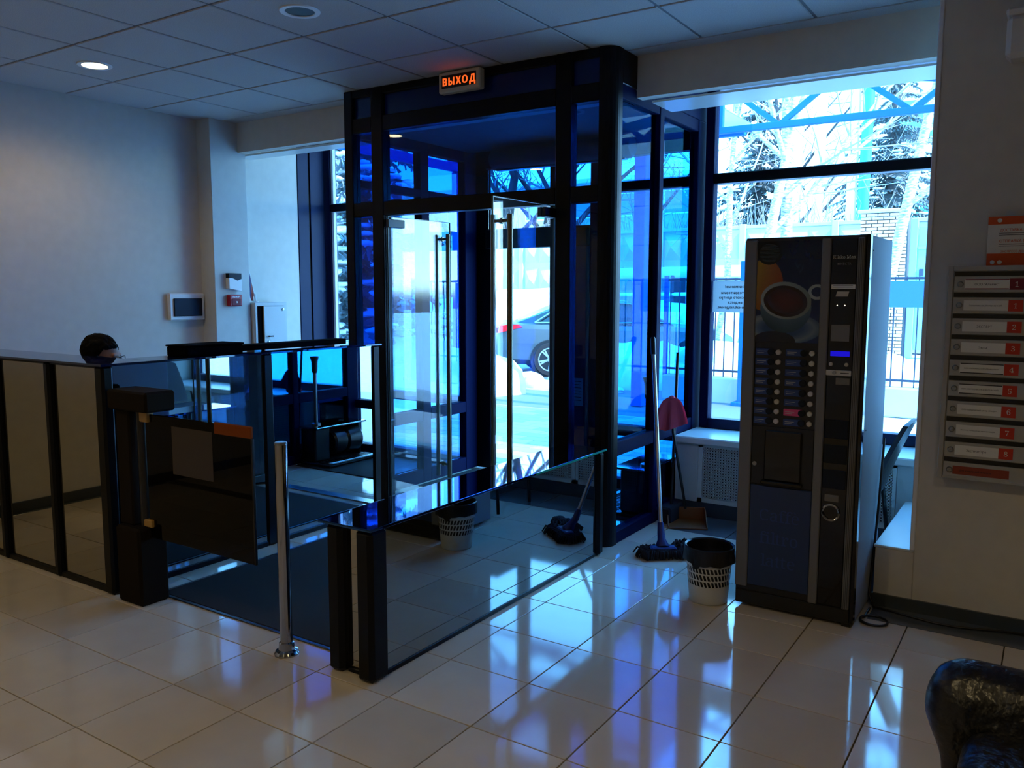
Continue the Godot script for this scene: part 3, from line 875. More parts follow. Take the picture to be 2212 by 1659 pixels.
func mailboxes() -> void:
	var t := wthing("mailbox_bank", "grey metal bank of ten numbered mailboxes on the right wall", "mailbox", Vector3(0.0, 0.69, -4.246))
	var zf := -4.14
	obj("housing", boxed(Vector3(-0.415, 0.688, -4.245), Vector3(0.33, 1.634, zf - 0.012), 0.003), M.grey_metal, t)
	for s in [[Vector3(-0.415, 0.688, zf - 0.012), Vector3(-0.394, 1.634, zf)], [Vector3(0.309, 0.688, zf - 0.012), Vector3(0.33, 1.634, zf)], [Vector3(-0.394, 1.611, zf - 0.012), Vector3(0.309, 1.634, zf)], [Vector3(-0.394, 0.688, zf - 0.012), Vector3(0.309, 0.700, zf)]]:
		obj("frame", boxed(s[0], s[1], 0.002), M.grey_metal, t)
	var said := ["ООО \"Альянс\"", "Строительная, Интерьер-клуб", "ЭКСПЕРТ", "Эком", "ООО «Лабиринт», ООО «Менеджмент»", "ООО «НАУЧНО-ИССЛЕДОВАТЕЛЬСКИЙ»", "ООО Юридический центр «Опора»", "Институт повышения квалификации", "ЭкспертПро", "Для заявлений и писем"]
	var nums := ["1", "1", "2", "3", "4", "5", "6", "7", "8", ""]
	for k in 10:
		var y1 := 1.609 - 0.0917 * k
		obj("slot", boxed(Vector3(-0.390, y1 - 0.019, zf - 0.013), Vector3(0.305, y1 - 0.001, zf - 0.009)), M.black_plastic, t)
		var d := obj("door", boxed(Vector3(-0.391, y1 - 0.090, zf - 0.011), Vector3(0.306, y1 - 0.020, zf - 0.002), 0.002), M.grey_metal, t)
		var yc := y1 - 0.055
		var st := mb()
		lathe(st, [Vector2(0.013, 0.0), Vector2(0.0125, 0.005), Vector2(0.009, 0.008), Vector2(0.0, 0.008)], 16, turned(Vector3(-0.366, yc, zf - 0.002), Vector3.RIGHT, Vector3.BACK))
		bx(st, Vector3(-0.362, yc - 0.002, zf + 0.009), Vector3(0.014, 0.006, 0.006), 0.001)
		obj("lock", st, M.steel, d)
		if k == 9:
			obj("name_plate", boxed(Vector3(-0.353, yc - 0.019, zf - 0.002), Vector3(-0.135, yc + 0.019, zf - 0.0008)), M.brown_paper, d)
		else:
			obj("name_plate", boxed(Vector3(-0.349, yc - 0.022, zf - 0.002), Vector3(-0.180, yc + 0.022, zf - 0.0008)), M.paper, d)
			obj("number_plate", boxed(Vector3(-0.180, yc - 0.024, zf - 0.002), Vector3(-0.126, yc + 0.024, zf - 0.0006)), M.dark_red_paper if k == 0 else M.red_paper, d)
			var o := words(nums[k], 0.022, Vector3(-0.153, yc, zf - 0.0003), M.paper, d, 0.0, 0.0006, "Droid Serif", false, "number")
			o.position = Vector3(-0.153, yc, zf - 0.0003)
		if k in [0, 4, 5]:
			st = mb()
			for s in [-1.0, 1.0]: bb(st, Vector3(-0.347, yc + s * 0.020 - 0.002, zf - 0.001), Vector3(-0.182, yc + s * 0.020 + 0.002, zf - 0.0004))
			obj("rule", st, M.ink if k else M.dark_red_paper, d)
		var l: int = said[k].length()
		var o2 := words(said[k], minf(0.010, 0.155 / (l * 0.92)), Vector3(-0.265, yc, zf - 0.0005), M.ink, d, 0.0, 0.0005)
		o2.position = Vector3(-0.265, yc, zf - 0.0005)

func radiator_cabinet() -> void:
	var t := wthing("window_sill", "white window sill over a perforated radiator cabinet", "window sill", Vector3(-1.4, 0.0, -5.45))
	obj("sill_board", boxed(Vector3(-2.148, 0.497, -5.708), Vector3(0.24, 0.545, -5.285), 0.008), M.sill_white, t)
	for x in [[-2.146, -1.985], [-0.745, 0.24]]:
		obj("front_panel", boxed(Vector3(x[0], 0.095, -5.34), Vector3(x[1], 0.497, -5.325), 0.003), M.panel_white, t)
	obj("plinth", boxed(Vector3(-2.146, 0.0, -5.35), Vector3(-0.676, 0.095, -5.33), 0.002), M.skirting, t)
	obj("dark_inside", boxed(Vector3(-2.14, 0.10, -5.68), Vector3(-0.74, 0.49, -5.42)), M.matte_black, t)
	for x in [[-1.983, -1.37], [-1.365, -0.747]]:
		var st := mb()
		var z0 := -5.337
		var z1 := -5.329
		for s in [[x[0], x[0] + 0.03, 0.096, 0.495], [x[1] - 0.02, x[1], 0.096, 0.495]]: bb(st, Vector3(s[0], s[2], z0), Vector3(s[1], s[3], z1))
		bb(st, Vector3(x[0], 0.096, z0), Vector3(x[1], 0.125, z1))
		bb(st, Vector3(x[0], 0.475, z0), Vector3(x[1], 0.495, z1))
		var p: float = x[0] + 0.03
		while p < x[1] - 0.02:
			bb(st, Vector3(p, 0.12, z0 + 0.001), Vector3(p + 0.0095, 0.48, z1 - 0.001))
			p += 0.0185
		p = 0.125
		while p < 0.478:
			bb(st, Vector3(x[0] + 0.02, p, z0 + 0.001), Vector3(x[1] - 0.01, p + 0.0095, z1 - 0.001))
			p += 0.0185
		obj("perforated_grille", st, M.grille_white, t)

# ---------------------------------------------------------------- barriers and the passage
func right_barrier() -> void:
	var t := wthing("low_barrier", "low mirror-glass barrier with a dark blue glass top", "barrier", Vector3(-2.25, 0, -3.2))
	var h := 0.612
	for p in [[-2.385, -2.300, -2.36, -2.275], [-2.215, -2.128, -2.37, -2.262], [-2.195, -2.128, -4.22, -4.15], [-2.385, -2.32, -4.22, -4.15]]:
		var st := mb()
		bb(st, Vector3(p[0], 0, p[2]), Vector3(p[1], h, p[3]), 0.018)
		obj("post", st, M.frame_black, t)
	obj("front_pane", boxed(Vector3(-2.300, 0.02, -2.325), Vector3(-2.215, h, -2.315)), M.mirror_film_warm, t)
	obj("side_pane", boxed(Vector3(-2.162, 0.022, -4.15), Vector3(-2.150, h, -2.37)), M.mirror_film, t)
	obj("back_pane", boxed(Vector3(-2.365, 0.022, -4.15), Vector3(-2.353, h, -2.36)), M.mirror_film, t)
	for x in [-2.156, -2.359]: obj("bottom_rail", boxed(Vector3(x - 0.011, 0.0, -4.15), Vector3(x + 0.011, 0.022, -2.37), 0.003), M.frame_black, t)
	obj("front_rail", boxed(Vector3(-2.30, 0.0, -2.335), Vector3(-2.215, 0.02, -2.305), 0.003), M.frame_black, t)
	obj("top_plate", boxed(Vector3(-2.400, h, -4.225), Vector3(-2.118, h + 0.012, -2.255), 0.0015), M.blue_mirror, t)
	obj("glass_edge", boxed(Vector3(-2.1185, h + 0.001, -4.22), Vector3(-2.1165, h + 0.0115, -3.45)), M.glass_edge, t)

func left_barrier() -> void:
	var t := wthing("high_barrier", "chest-high mirror-glass reception barrier with black posts", "barrier", Vector3(-4.6, 0, -2.6))
	var h := 1.155
	var zf := -2.26
	for x in [-5.885, -5.53, -4.95, -4.395, -3.905]:
		var w := 0.075 if x > -4.0 else 0.05
		var st := mb()
		bb(st, Vector3(x - w / 2, 0, zf - 0.06), Vector3(x + w / 2, h, zf), 0.012)
		obj("post", st, M.frame_black, t)
	for p in [[-5.86, -5.555], [-5.505, -4.975], [-4.925, -4.42], [-4.37, -3.943]]:
		obj("front_pane", boxed(Vector3(p[0], 0.03, zf - 0.036), Vector3(p[1], h - 0.012, zf - 0.026)), M.mirror_film_warm, t)
		obj("bottom_rail", boxed(Vector3(p[0], 0.0, zf - 0.045), Vector3(p[1], 0.03, zf - 0.012), 0.004), M.frame_black, t)
		obj("top_rail", boxed(Vector3(p[0], h - 0.014, zf - 0.045), Vector3(p[1], h, zf - 0.012), 0.004), M.frame_black, t)
	var xp := -3.868
	for z in [-3.28, -4.21]:
		obj("post", boxed(Vector3(xp - 0.05, 0, z - 0.035), Vector3(xp, h, z + 0.035), 0.01), M.frame_black, t)
	for z in [[-3.245, -2.32], [-4.175, -3.315]]:
		obj("side_pane", boxed(Vector3(xp - 0.026, 0.03, z[0]), Vector3(xp - 0.014, h, z[1])), M.mirror_film, t)
		obj("bottom_rail", boxed(Vector3(xp - 0.04, 0.0, z[0]), Vector3(xp - 0.002, 0.03, z[1]), 0.004), M.frame_black, t)
	obj("top_plate", boxed(Vector3(-5.90, h, -2.52), Vector3(-3.845, h + 0.012, -2.243), 0.0015), M.top_glass, t)
	obj("top_plate", boxed(Vector3(-4.10, h, -4.24), Vector3(-3.845, h + 0.012, -2.522), 0.0015), M.top_glass, t)
	var s2 := h + 0.0122
	var u := wthing("file_box", "dark flat box lying on the glass top of the high barrier", "box", Vector3(-3.98, s2, -2.96))
	obj("body", boxed(Vector3(-4.08, s2, -3.13), Vector3(-3.90, s2 + 0.052, -2.76), 0.005), M.matte_black, u)
	obj("lid", boxed(Vector3(-4.085, s2 + 0.052, -3.135), Vector3(-3.895, s2 + 0.062, -2.755), 0.003), M.matte_black, u)
	u = wthing("display_board", "long flat black bar lying along the high barrier's glass top", "bar", Vector3(-3.98, s2, -3.56))
	obj("bar", boxed(Vector3(-4.04, s2 + 0.008, -3.99), Vector3(-3.93, s2 + 0.042, -3.15), 0.004), M.matte_black, u)
	obj("foot", boxed(Vector3(-4.02, s2, -3.95), Vector3(-3.95, s2 + 0.008, -3.90)), M.steel, u)
	obj("foot", boxed(Vector3(-4.02, s2, -3.30), Vector3(-3.95, s2 + 0.008, -3.25)), M.steel, u)

func turnstile() -> void:
	var t := wthing("swing_gate", "dark brown swing gate column with a smoked glass wing", "turnstile", Vector3(-3.70, 0, -2.31))
	obj("base_block", boxed(Vector3(-3.800, 0, -2.40), Vector3(-3.605, 0.385, -2.245), 0.012), M.dark_brown, t)
	obj("column", boxed(Vector3(-3.800, 0.385, -2.385), Vector3(-3.690, 0.955, -2.275), 0.008), M.dark_brown, t)
	var st := mb()
	tube(st, [Vector3(-3.645, 0.385, -2.315), Vector3(-3.645, 0.955, -2.315)], 0.024, 16)
	obj("pivot_tube", st, M.black_plastic, t)
	obj("head", boxed(Vector3(-3.815, 0.955, -2.405), Vector3(-3.500, 1.052, -2.245), 0.010), M.dark_brown, t)
	for y in [[0.90, 0.952], [0.388, 0.425]]:
		obj("hinge_clamp", boxed(Vector3(-3.640, y[0], -2.335), Vector3(-3.575, y[1], -2.295), 0.004), M.brass_clamp, t)
	obj("wing", boxed(Vector3(-3.612, 0.335, -2.319), Vector3(-2.850, 0.940, -2.311), 0.002), M.wing_glass, t)
	obj("grip_strip", boxed(Vector3(-3.095, 0.892, -2.322), Vector3(-2.848, 0.944, -2.308), 0.003), M.orange_strip, t)
	obj("edge_trim", boxed(Vector3(-2.851, 0.335, -2.322), Vector3(-2.843, 0.892, -2.308), 0.002), M.black_plastic, t)
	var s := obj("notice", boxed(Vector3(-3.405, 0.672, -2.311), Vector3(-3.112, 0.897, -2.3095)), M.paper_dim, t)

func stanchion() -> void:
	var t := thing("guide_post", "short chrome guide post standing on a round floor flange", "post", Vector3(-2.635, 0, -2.285))
	var st := mb()
	lathe(st, [Vector2(0.052, 0.0), Vector2(0.052, 0.006), Vector2(0.046, 0.016), Vector2(0.034, 0.022), Vector2(0.031, 0.05), Vector2(0.0265, 0.055)], 28)
	obj("flange", st, M.chrome, t)
	st = mb()
	lathe(st, [Vector2(0.0255, 0.01), Vector2(0.0255, 0.897)], 28)
	obj("tube", st, M.chrome, t)
	st = mb()
	lathe(st, [Vector2(0.0262, 0.895), Vector2(0.0262, 0.902), Vector2(0.022, 0.906), Vector2(0.0, 0.907)], 28)
	obj("cap", st, M.steel, t)

func floor_mats() -> void:
	var t := wthing("floor_mat", "large dark entrance mat between the two barriers", "mat", Vector3(-3.07, 0, -3.3), "dark entrance mats")
	obj("pile", boxed(Vector3(-3.70, 0.0005, -4.22), Vector3(-2.46, 0.008, -2.42), 0.003), M.mat_carpet, t)
	var st := mb()
	for s in [[-3.72, -3.70, -4.24, -2.40], [-2.46, -2.44, -4.24, -2.40]]: bb(st, Vector3(s[0], 0.0005, s[2]), Vector3(s[1], 0.006, s[3]), 0.002)
	for s in [[-3.70, -2.46, -4.24, -4.22], [-3.70, -2.46, -2.42, -2.40]]: bb(st, Vector3(s[0], 0.0005, s[2]), Vector3(s[1], 0.006, s[3]), 0.002)
	obj("rubber_edge", st, M.black_plastic, t)
	t = wthing("floor_mat", "dark mat inside the vestibule by the outer doorway", "mat", Vector3(-3.2, 0, -5.25), "dark entrance mats")
	obj("pile", boxed(Vector3(-4.12, 0.0005, -5.66), Vector3(-2.26, 0.008, -4.93), 0.003), M.mat_carpet, t)

func shoe_machine() -> void:
	var t := wthing("shoe_polisher", "shoe polishing machine with an upright handle inside the vestibule", "shoe polisher", Vector3(-2.36, 0.008, -5.25))
	obj("tray", boxed(Vector3(-2.62, 0.0085, -5.62), Vector3(-2.25, 0.03, -4.99), 0.006), M.black_plastic, t)
	var st := mb()
	tube(st, [Vector3(-2.60, 0.045, -5.00), Vector3(-2.63, 0.045, -5.02), Vector3(-2.64, 0.045, -5.3), Vector3(-2.63, 0.045, -5.59), Vector3(-2.60, 0.045, -5.61)], 0.013, 10)
	obj("front_tube", st, M.steel, t)
	st = mb()
	for k in 16: bb(st, Vector3(-2.60, 0.03, -5.60 + k * 0.037), Vector3(-2.45, 0.036, -5.585 + k * 0.037))
	obj("tray_rib", st, M.black_plastic, t)
	obj("body", boxed(Vector3(-2.42, 0.03, -5.20), Vector3(-2.235, 0.325, -5.02), 0.012), M.black_plastic, t)
	obj("end_plate", boxed(Vector3(-2.41, 0.03, -5.60), Vector3(-2.24, 0.325, -5.57), 0.006), M.black_plastic, t)
	st = mb()
	lathe(st, [Vector2(0.0, 0.0), Vector2(0.10, 0.0), Vector2(0.115, 0.02), Vector2(0.115, 0.13), Vector2(0.10, 0.15), Vector2(0.10, 0.16), Vector2(0.118, 0.18), Vector2(0.118, 0.33), Vector2(0.10, 0.352), Vector2(0.0, 0.352)], 28, turned(Vector3(-2.375, 0.18, -5.208), Vector3.RIGHT, Vector3.FORWARD))
	obj("brush_roller", st, M.bag_black, t)
	obj("top_plate", boxed(Vector3(-2.47, 0.325, -5.61), Vector3(-2.235, 0.340, -5.00), 0.004), M.chrome, t)
	st = mb()
	tube(st, [Vector3(-2.285, 0.34, -5.16), Vector3(-2.285, 0.84, -5.16)], 0.017, 14)
	lathe(st, [Vector2(0.045, 0.34), Vector2(0.045, 0.352), Vector2(0.02, 0.36)], 18, Transform3D(Basis.IDENTITY, Vector3(-2.285, 0.0, -5.16)))
	obj("handle_post", st, M.steel, t)
	st = mb()
	lathe(st, [Vector2(0.020, 0.80), Vector2(0.026, 0.82), Vector2(0.028, 0.90), Vector2(0.040, 0.94), Vector2(0.038, 0.948), Vector2(0.0, 0.952)], 18, Transform3D(Basis.IDENTITY, Vector3(-2.285, 0.0, -5.16)))
	obj("knob", st, M.black_plastic, t)

# ---------------------------------------------------------------- the coffee machine
func poster_texture() -> ImageTexture:
	var w := 280
	var h := 480
	var im := Image.create(w, h, false, Image.FORMAT_RGB8)
	var f := FastNoiseLite.new()
	f.frequency = 0.016
	f.seed = 4
	for y in h:
		for x in w:
			var u := float(x) / w
			var v := float(y) / h
			var c := Color(0.04, 0.08, 0.22).lerp(Color(0.05, 0.16, 0.36), clampf(v * 1.2, 0, 1))
			# drifting steam
			var st := clampf(f.get_noise_2d(x * 2.0 + v * 60.0, y * 0.8) * 1.6 - 0.35, 0.0, 1.0) * clampf(1.0 - absf(u - 0.68) * 3.2, 0, 1) * clampf(1.3 - v * 2.2, 0, 1)
			c = c.lerp(Color(0.55, 0.62, 0.72), st * 0.55)
			# yellow and orange fruit at the left edge
			var o := Vector2((u - 0.12) / 0.30, (v - 0.43) / 0.26).length()
			if o < 1.0: c = Color(0.80, 0.62, 0.10).lerp(Color(0.72, 0.30, 0.05), clampf(u * 2.2 + (v - 0.30) * 1.2, 0, 1))
			# saucer
			var s := Vector2((u - 0.42) / 0.62, (v - 0.86) / 0.16).length()
			if s < 1.0 and v > 0.72: c = Color(0.62, 0.68, 0.70).lerp(Color(0.20, 0.34, 0.50), clampf(absf(s - 0.82) * 2.6 + u * 0.3, 0, 1))
			if Vector2((u - 0.30) / 0.34, (v - 0.99) / 0.10).length() < 1.0: c = Color(0.05, 0.06, 0.10)
			# handle
			var hd := Vector2((u - 0.95) / 0.14, (v - 0.50) / 0.075).length()
			if hd > 0.62 and hd < 1.0: c = Color(0.74, 0.78, 0.80)
			# cup wall
			var body := Vector2((u - 0.47) / 0.40, (v - 0.66) / 0.245).length()
			if body < 1.0: c = Color(0.66, 0.74, 0.74).lerp(Color(0.16, 0.30, 0.36), clampf((v - 0.55) * 2.6 + absf(u - 0.47) * 0.7, 0, 1))
			var a := -0.18
			var d := Vector2(u - 0.47, (v - 0.585) * 1.714).rotated(a)
			var rim := Vector2(d.x / 0.40, d.y / 0.315).length()
			if rim < 1.0: c = Color(0.74, 0.78, 0.74).lerp(Color(0.40, 0.46, 0.44), clampf((u - 0.1) * 0.8, 0, 1))
			var tea := Vector2((d.x + 0.005) / 0.345, (d.y - 0.012) / 0.262).length()
			if tea < 1.0: c = Color(0.42, 0.13, 0.07).lerp(Color(0.16, 0.07, 0.05), clampf(tea * tea, 0, 1)).lerp(Color(0.6, 0.5, 0.45), st * 0.3)
			# dark disc with printed lines
			var k := Vector2((u - 0.19) * 0.583, v - 0.115).length()
			if k < 0.115:
				c = Color(0.02, 0.03, 0.06)
				if fmod(v, 0.013) < 0.004 and k < 0.095: c = Color(0.34, 0.36, 0.38)
			im.set_pixel(x, y, c * 0.8)
	return ImageTexture.create_from_image(im)

func coffee_machine() -> void:
	var zf := -3.86
	var x0 := -1.236
	var x1 := -0.692
	var t := wthing("coffee_machine", "tall hot-drinks vending machine with a teacup poster and button columns", "vending machine", Vector3(-0.964, 0, -4.13))
	obj("cabinet", boxed(Vector3(x0 + 0.004, 0.02, -4.42), Vector3(x1, 1.766, zf - 0.045), 0.004), M.machine_side, t)
	var st := mb()
	for p in [[x0 + 0.06, -4.36], [x1 - 0.06, -4.36], [x0 + 0.06, -3.95], [x1 - 0.03, -3.90]]: bb(st, Vector3(p[0] - 0.02, 0, p[1] - 0.02), Vector3(p[0] + 0.02, 0.02, p[1] + 0.02))
	obj("foot", st, M.black_plastic, t)
	var d := obj("door", boxed(Vector3(x0, 0.02, zf - 0.045), Vector3(x1 - 0.003, 1.767, zf - 0.014), 0.004), M.black_plastic, t)
	obj("door_edge", boxed(Vector3(x1 - 0.016, 0.02, zf - 0.05), Vector3(x1 + 0.001, 1.768, zf - 0.002), 0.003), M.black_gloss, t)
	for s in [[x0, -1.178, 0.105], [-0.892, -0.852, 0.085], [-0.742, -0.712, 0.085]]:
		obj("trim_strip", boxed(Vector3(s[0], s[2], zf - 0.014), Vector3(s[1], 1.756, zf), 0.004), M.machine_grey, d)
	st = mb()
	for s in [-0.734, -0.727, -0.720]: bb(st, Vector3(s - 0.001, 0.09, zf - 0.001), Vector3(s + 0.001, 1.75, zf + 0.0015))
	obj("trim_groove", st, M.black_plastic, d)
	obj("kick_plate", boxed(Vector3(x0 + 0.003, 0.02, zf - 0.014), Vector3(x1 - 0.016, 0.085, zf - 0.006), 0.003), M.black_plastic, t)
	# lit poster behind its pane
	var pm := StandardMaterial3D.new()
	pm.resource_name = "poster_print"
	pm.albedo_texture = poster_texture()
	pm.roughness = 0.12
	st = mb()
	var a := Vector3(-1.178, 1.29, zf - 0.006)
	var b := Vector3(-0.892, 1.750, zf - 0.006)
	for tr in [[[0, 1], [0, 0], [1, 0]], [[0, 1], [1, 0], [1, 1]]]:
		for uv in tr:
			st.set_normal(Vector3.BACK)
			st.set_uv(Vector2(uv[0], uv[1]))
			st.add_vertex(Vector3(lerpf(a.x, b.x, uv[0]), lerpf(b.y, a.y, uv[1]), a.z))
	bb(st, Vector3(a.x, a.y, zf - 0.0135), Vector3(b.x, b.y, zf - 0.0065))
	obj("poster", st, pm, t)
	# two columns of drink labels and buttons
	for col in 2:
		for k in 8:
			var y := 1.243 - 0.0461 * k
			var lx0: float = [-1.174, -1.036][col]
			var lx1: float = [-1.098, -0.950][col]
			var pink: bool = col == 1 and k == 6
			var l := obj("drink_label", boxed(Vector3(lx0, y - 0.016, zf - 0.014), Vector3(lx1, y + 0.016, zf - 0.009), 0.002), M.label_pink if pink else M.label_blue, t)
			st = mb()
			lathe(st, [Vector2(0.016, 0.0), Vector2(0.016, 0.003), Vector2(0.011, 0.004), Vector2(0.0, 0.004)], 14, turned(Vector3(lx1 - 0.004, y, zf - 0.010), Vector3.RIGHT, Vector3.BACK))
			obj("dose_mark", st, M.smoke_plastic, l)
			st = mb()
			bb(st, Vector3(lx0 + 0.008, y + 0.002, zf - 0.009), Vector3(lx0 + 0.050, y + 0.004, zf - 0.0084))
			bb(st, Vector3(lx0 + 0.008, y - 0.006, zf - 0.009), Vector3(lx0 + 0.040, y - 0.004, zf - 0.0084))
			obj("print_line", st, M.button_grey, l)
			st = mb()
			lathe(st, [Vector2(0.0125, -0.004), Vector2(0.0125, 0.004), Vector2(0.010, 0.007), Vector2(0.0, 0.0075)], 18, turned(Vector3([-1.068, -0.918][col], y, zf - 0.010), Vector3.RIGHT, Vector3.BACK))
			obj("button", st, M.button_grey, t)
	# cup bay
	obj("bay_frame", boxed(Vector3(-1.178, 0.615, zf - 0.014), Vector3(-0.893, 0.895, zf - 0.008), 0.004), M.black_plastic, t)
	obj("bay_door", boxed(Vector3(-1.115, 0.640, zf - 0.010), Vector3(-0.945, 0.878, zf + 0.004), 0.006), M.black_gloss, t)
	obj("bay_lip", boxed(Vector3(-1.125, 0.622, zf - 0.010), Vector3(-0.935, 0.640, zf + 0.018), 0.004), M.black_gloss, t)
	st = mb()
	lathe(st, [Vector2(0.010, 0.0), Vector2(0.010, 0.006), Vector2(0.0, 0.007)], 16, turned(Vector3(-1.160, 0.712, zf - 0.008), Vector3.RIGHT, Vector3.BACK))
	obj("bay_lock", st, M.steel, t)
	obj("lower_panel", boxed(Vector3(-1.178, 0.118, zf - 0.014), Vector3(-0.893, 0.610, zf - 0.006), 0.003), M.machine_blue, t)
	for w in [["Caffè", 0.47], ["filtro", 0.36], ["latte", 0.25]]:
		words(w[0], 0.055, Vector3(-1.035, w[1], zf - 0.0058), M.label_blue, t, 0.0, 0.0005, "Droid Serif")
	# control column
	obj("control_panel", boxed(Vector3(-0.851, 0.09, zf - 0.014), Vector3(-0.743, 1.752, zf - 0.004), 0.003), M.black_gloss, t)
	words("Kikko Max", 0.0135, Vector3(-0.796, 1.672, zf - 0.0036), M.button_grey, t, 0.0, 0.0006, "Droid Serif")
	words("NECTA", 0.011, Vector3(-0.790, 1.643, zf - 0.0036), M.machine_grey, t)
	st = mb()
	bb(st, Vector3(-0.824, 1.638, zf - 0.004), Vector3(-0.815, 1.648, zf - 0.0034))
	obj("maker_mark", st, M.machine_grey, t)
	obj("sticker", boxed(Vector3(-0.846, 1.533, zf - 0.004), Vector3(-0.746, 1.553, zf - 0.0034)), M.paper, t)
	st = mb()
	for y in [1.548, 1.541]: bb(st, Vector3(-0.838, y - 0.001, zf - 0.0034), Vector3(-0.756, y + 0.001, zf - 0.0030))
	obj("sticker_print", st, M.ink, t)
	st = mb()
	prism(st, PackedVector2Array([Vector2(-0.826, 1.500), Vector2(-0.776, 1.500), Vector2(-0.770, 1.522), Vector2(-0.820, 1.522)]), 0.003, Transform3D(Basis.IDENTITY, Vector3(0, 0, zf - 0.004)))
	obj("bill_plate", st, M.button_grey, t)
	for x in [-0.818, -0.786]:
		st = mb()
		lathe(st, [Vector2(0.0028, 0.0), Vector2(0.0022, 0.002), Vector2(0.0, 0.003)], 10, turned(Vector3(x, 1.461, zf - 0.004), Vector3.RIGHT, Vector3.BACK))
		obj("indicator", st, M.led_glow, t)
	obj("notice_plate", boxed(Vector3(-0.839, 1.303, zf - 0.004), Vector3(-0.762, 1.376, zf - 0.003)), M.machine_grey, t)
	obj("lcd", boxed(Vector3(-0.838, 1.236, zf - 0.006), Vector3(-0.756, 1.259, zf - 0.0032), 0.001), M.lcd_glow, t)
	for x in [-0.834, -0.768]:
		st = mb()
		lathe(st, [Vector2(0.009, 0.0), Vector2(0.008, 0.004), Vector2(0.0, 0.005)], 16, turned(Vector3(x, 1.200, zf - 0.004), Vector3.RIGHT, Vector3.BACK))
		obj("button", st, M.button_grey, t)
	var cp := obj("coin_plate", boxed(Vector3(-0.853, 1.150, zf - 0.006), Vector3(-0.746, 1.174, zf + 0.002), 0.002), M.button_grey, t)
	st = mb()
	bb(st, Vector3(-0.790, 1.160, zf + 0.001), Vector3(-0.755, 1.164, zf + 0.0026))
	obj("coin_slot", st, M.black_plastic, cp)
	st = mb()
	lathe(st, [Vector2(0.009, 0.0), Vector2(0.008, 0.006), Vector2(0.0, 0.007)], 14, turned(Vector3(-0.817, 1.163, zf + 0.002), Vector3.RIGHT, Vector3.BACK))
	obj("return_button", st, M.steel, cp)
	obj("notice_plate", boxed(Vector3(-0.810, 1.110, zf - 0.004), Vector3(-0.752, 1.140, zf - 0.003)), M.machine_grey, t)
	for y in [[0.866, 0.952], [0.752, 0.838], [0.636, 0.724]]:
		obj("blank_panel", boxed(Vector3(-0.848, y[0], zf - 0.006), Vector3(-0.748, y[1], zf - 0.001), 0.003), M.smoke_plastic, t)
	obj("notice_plate", boxed(Vector3(-0.836, 0.577, zf - 0.004), Vector3(-0.776, 0.608, zf - 0.003)), M.machine_grey, t)
	st = mb()
	lathe(st, [Vector2(0.030, 0.0), Vector2(0.031, 0.008), Vector2(0.036, 0.010), Vector2(0.040, 0.008), Vector2(0.041, 0.0)], 32, turned(Vector3(-0.806, 0.527, zf - 0.005), Vector3.RIGHT, Vector3.BACK))
	obj("coin_cup_ring", st, M.chrome, t)
	st = mb()
	for p in [[1.70, -3.93], [1.10, -3.93], [0.90, -3.96]]:
		lathe(st, [Vector2(0.004, 0.0), Vector2(0.003, 0.002), Vector2(0.0, 0.002)], 10, turned(Vector3(x1, p[0], p[1]), Vector3(0, 0, -1), Vector3(1, 0, 0)))
	obj("side_screw", st, M.black_plastic, t)

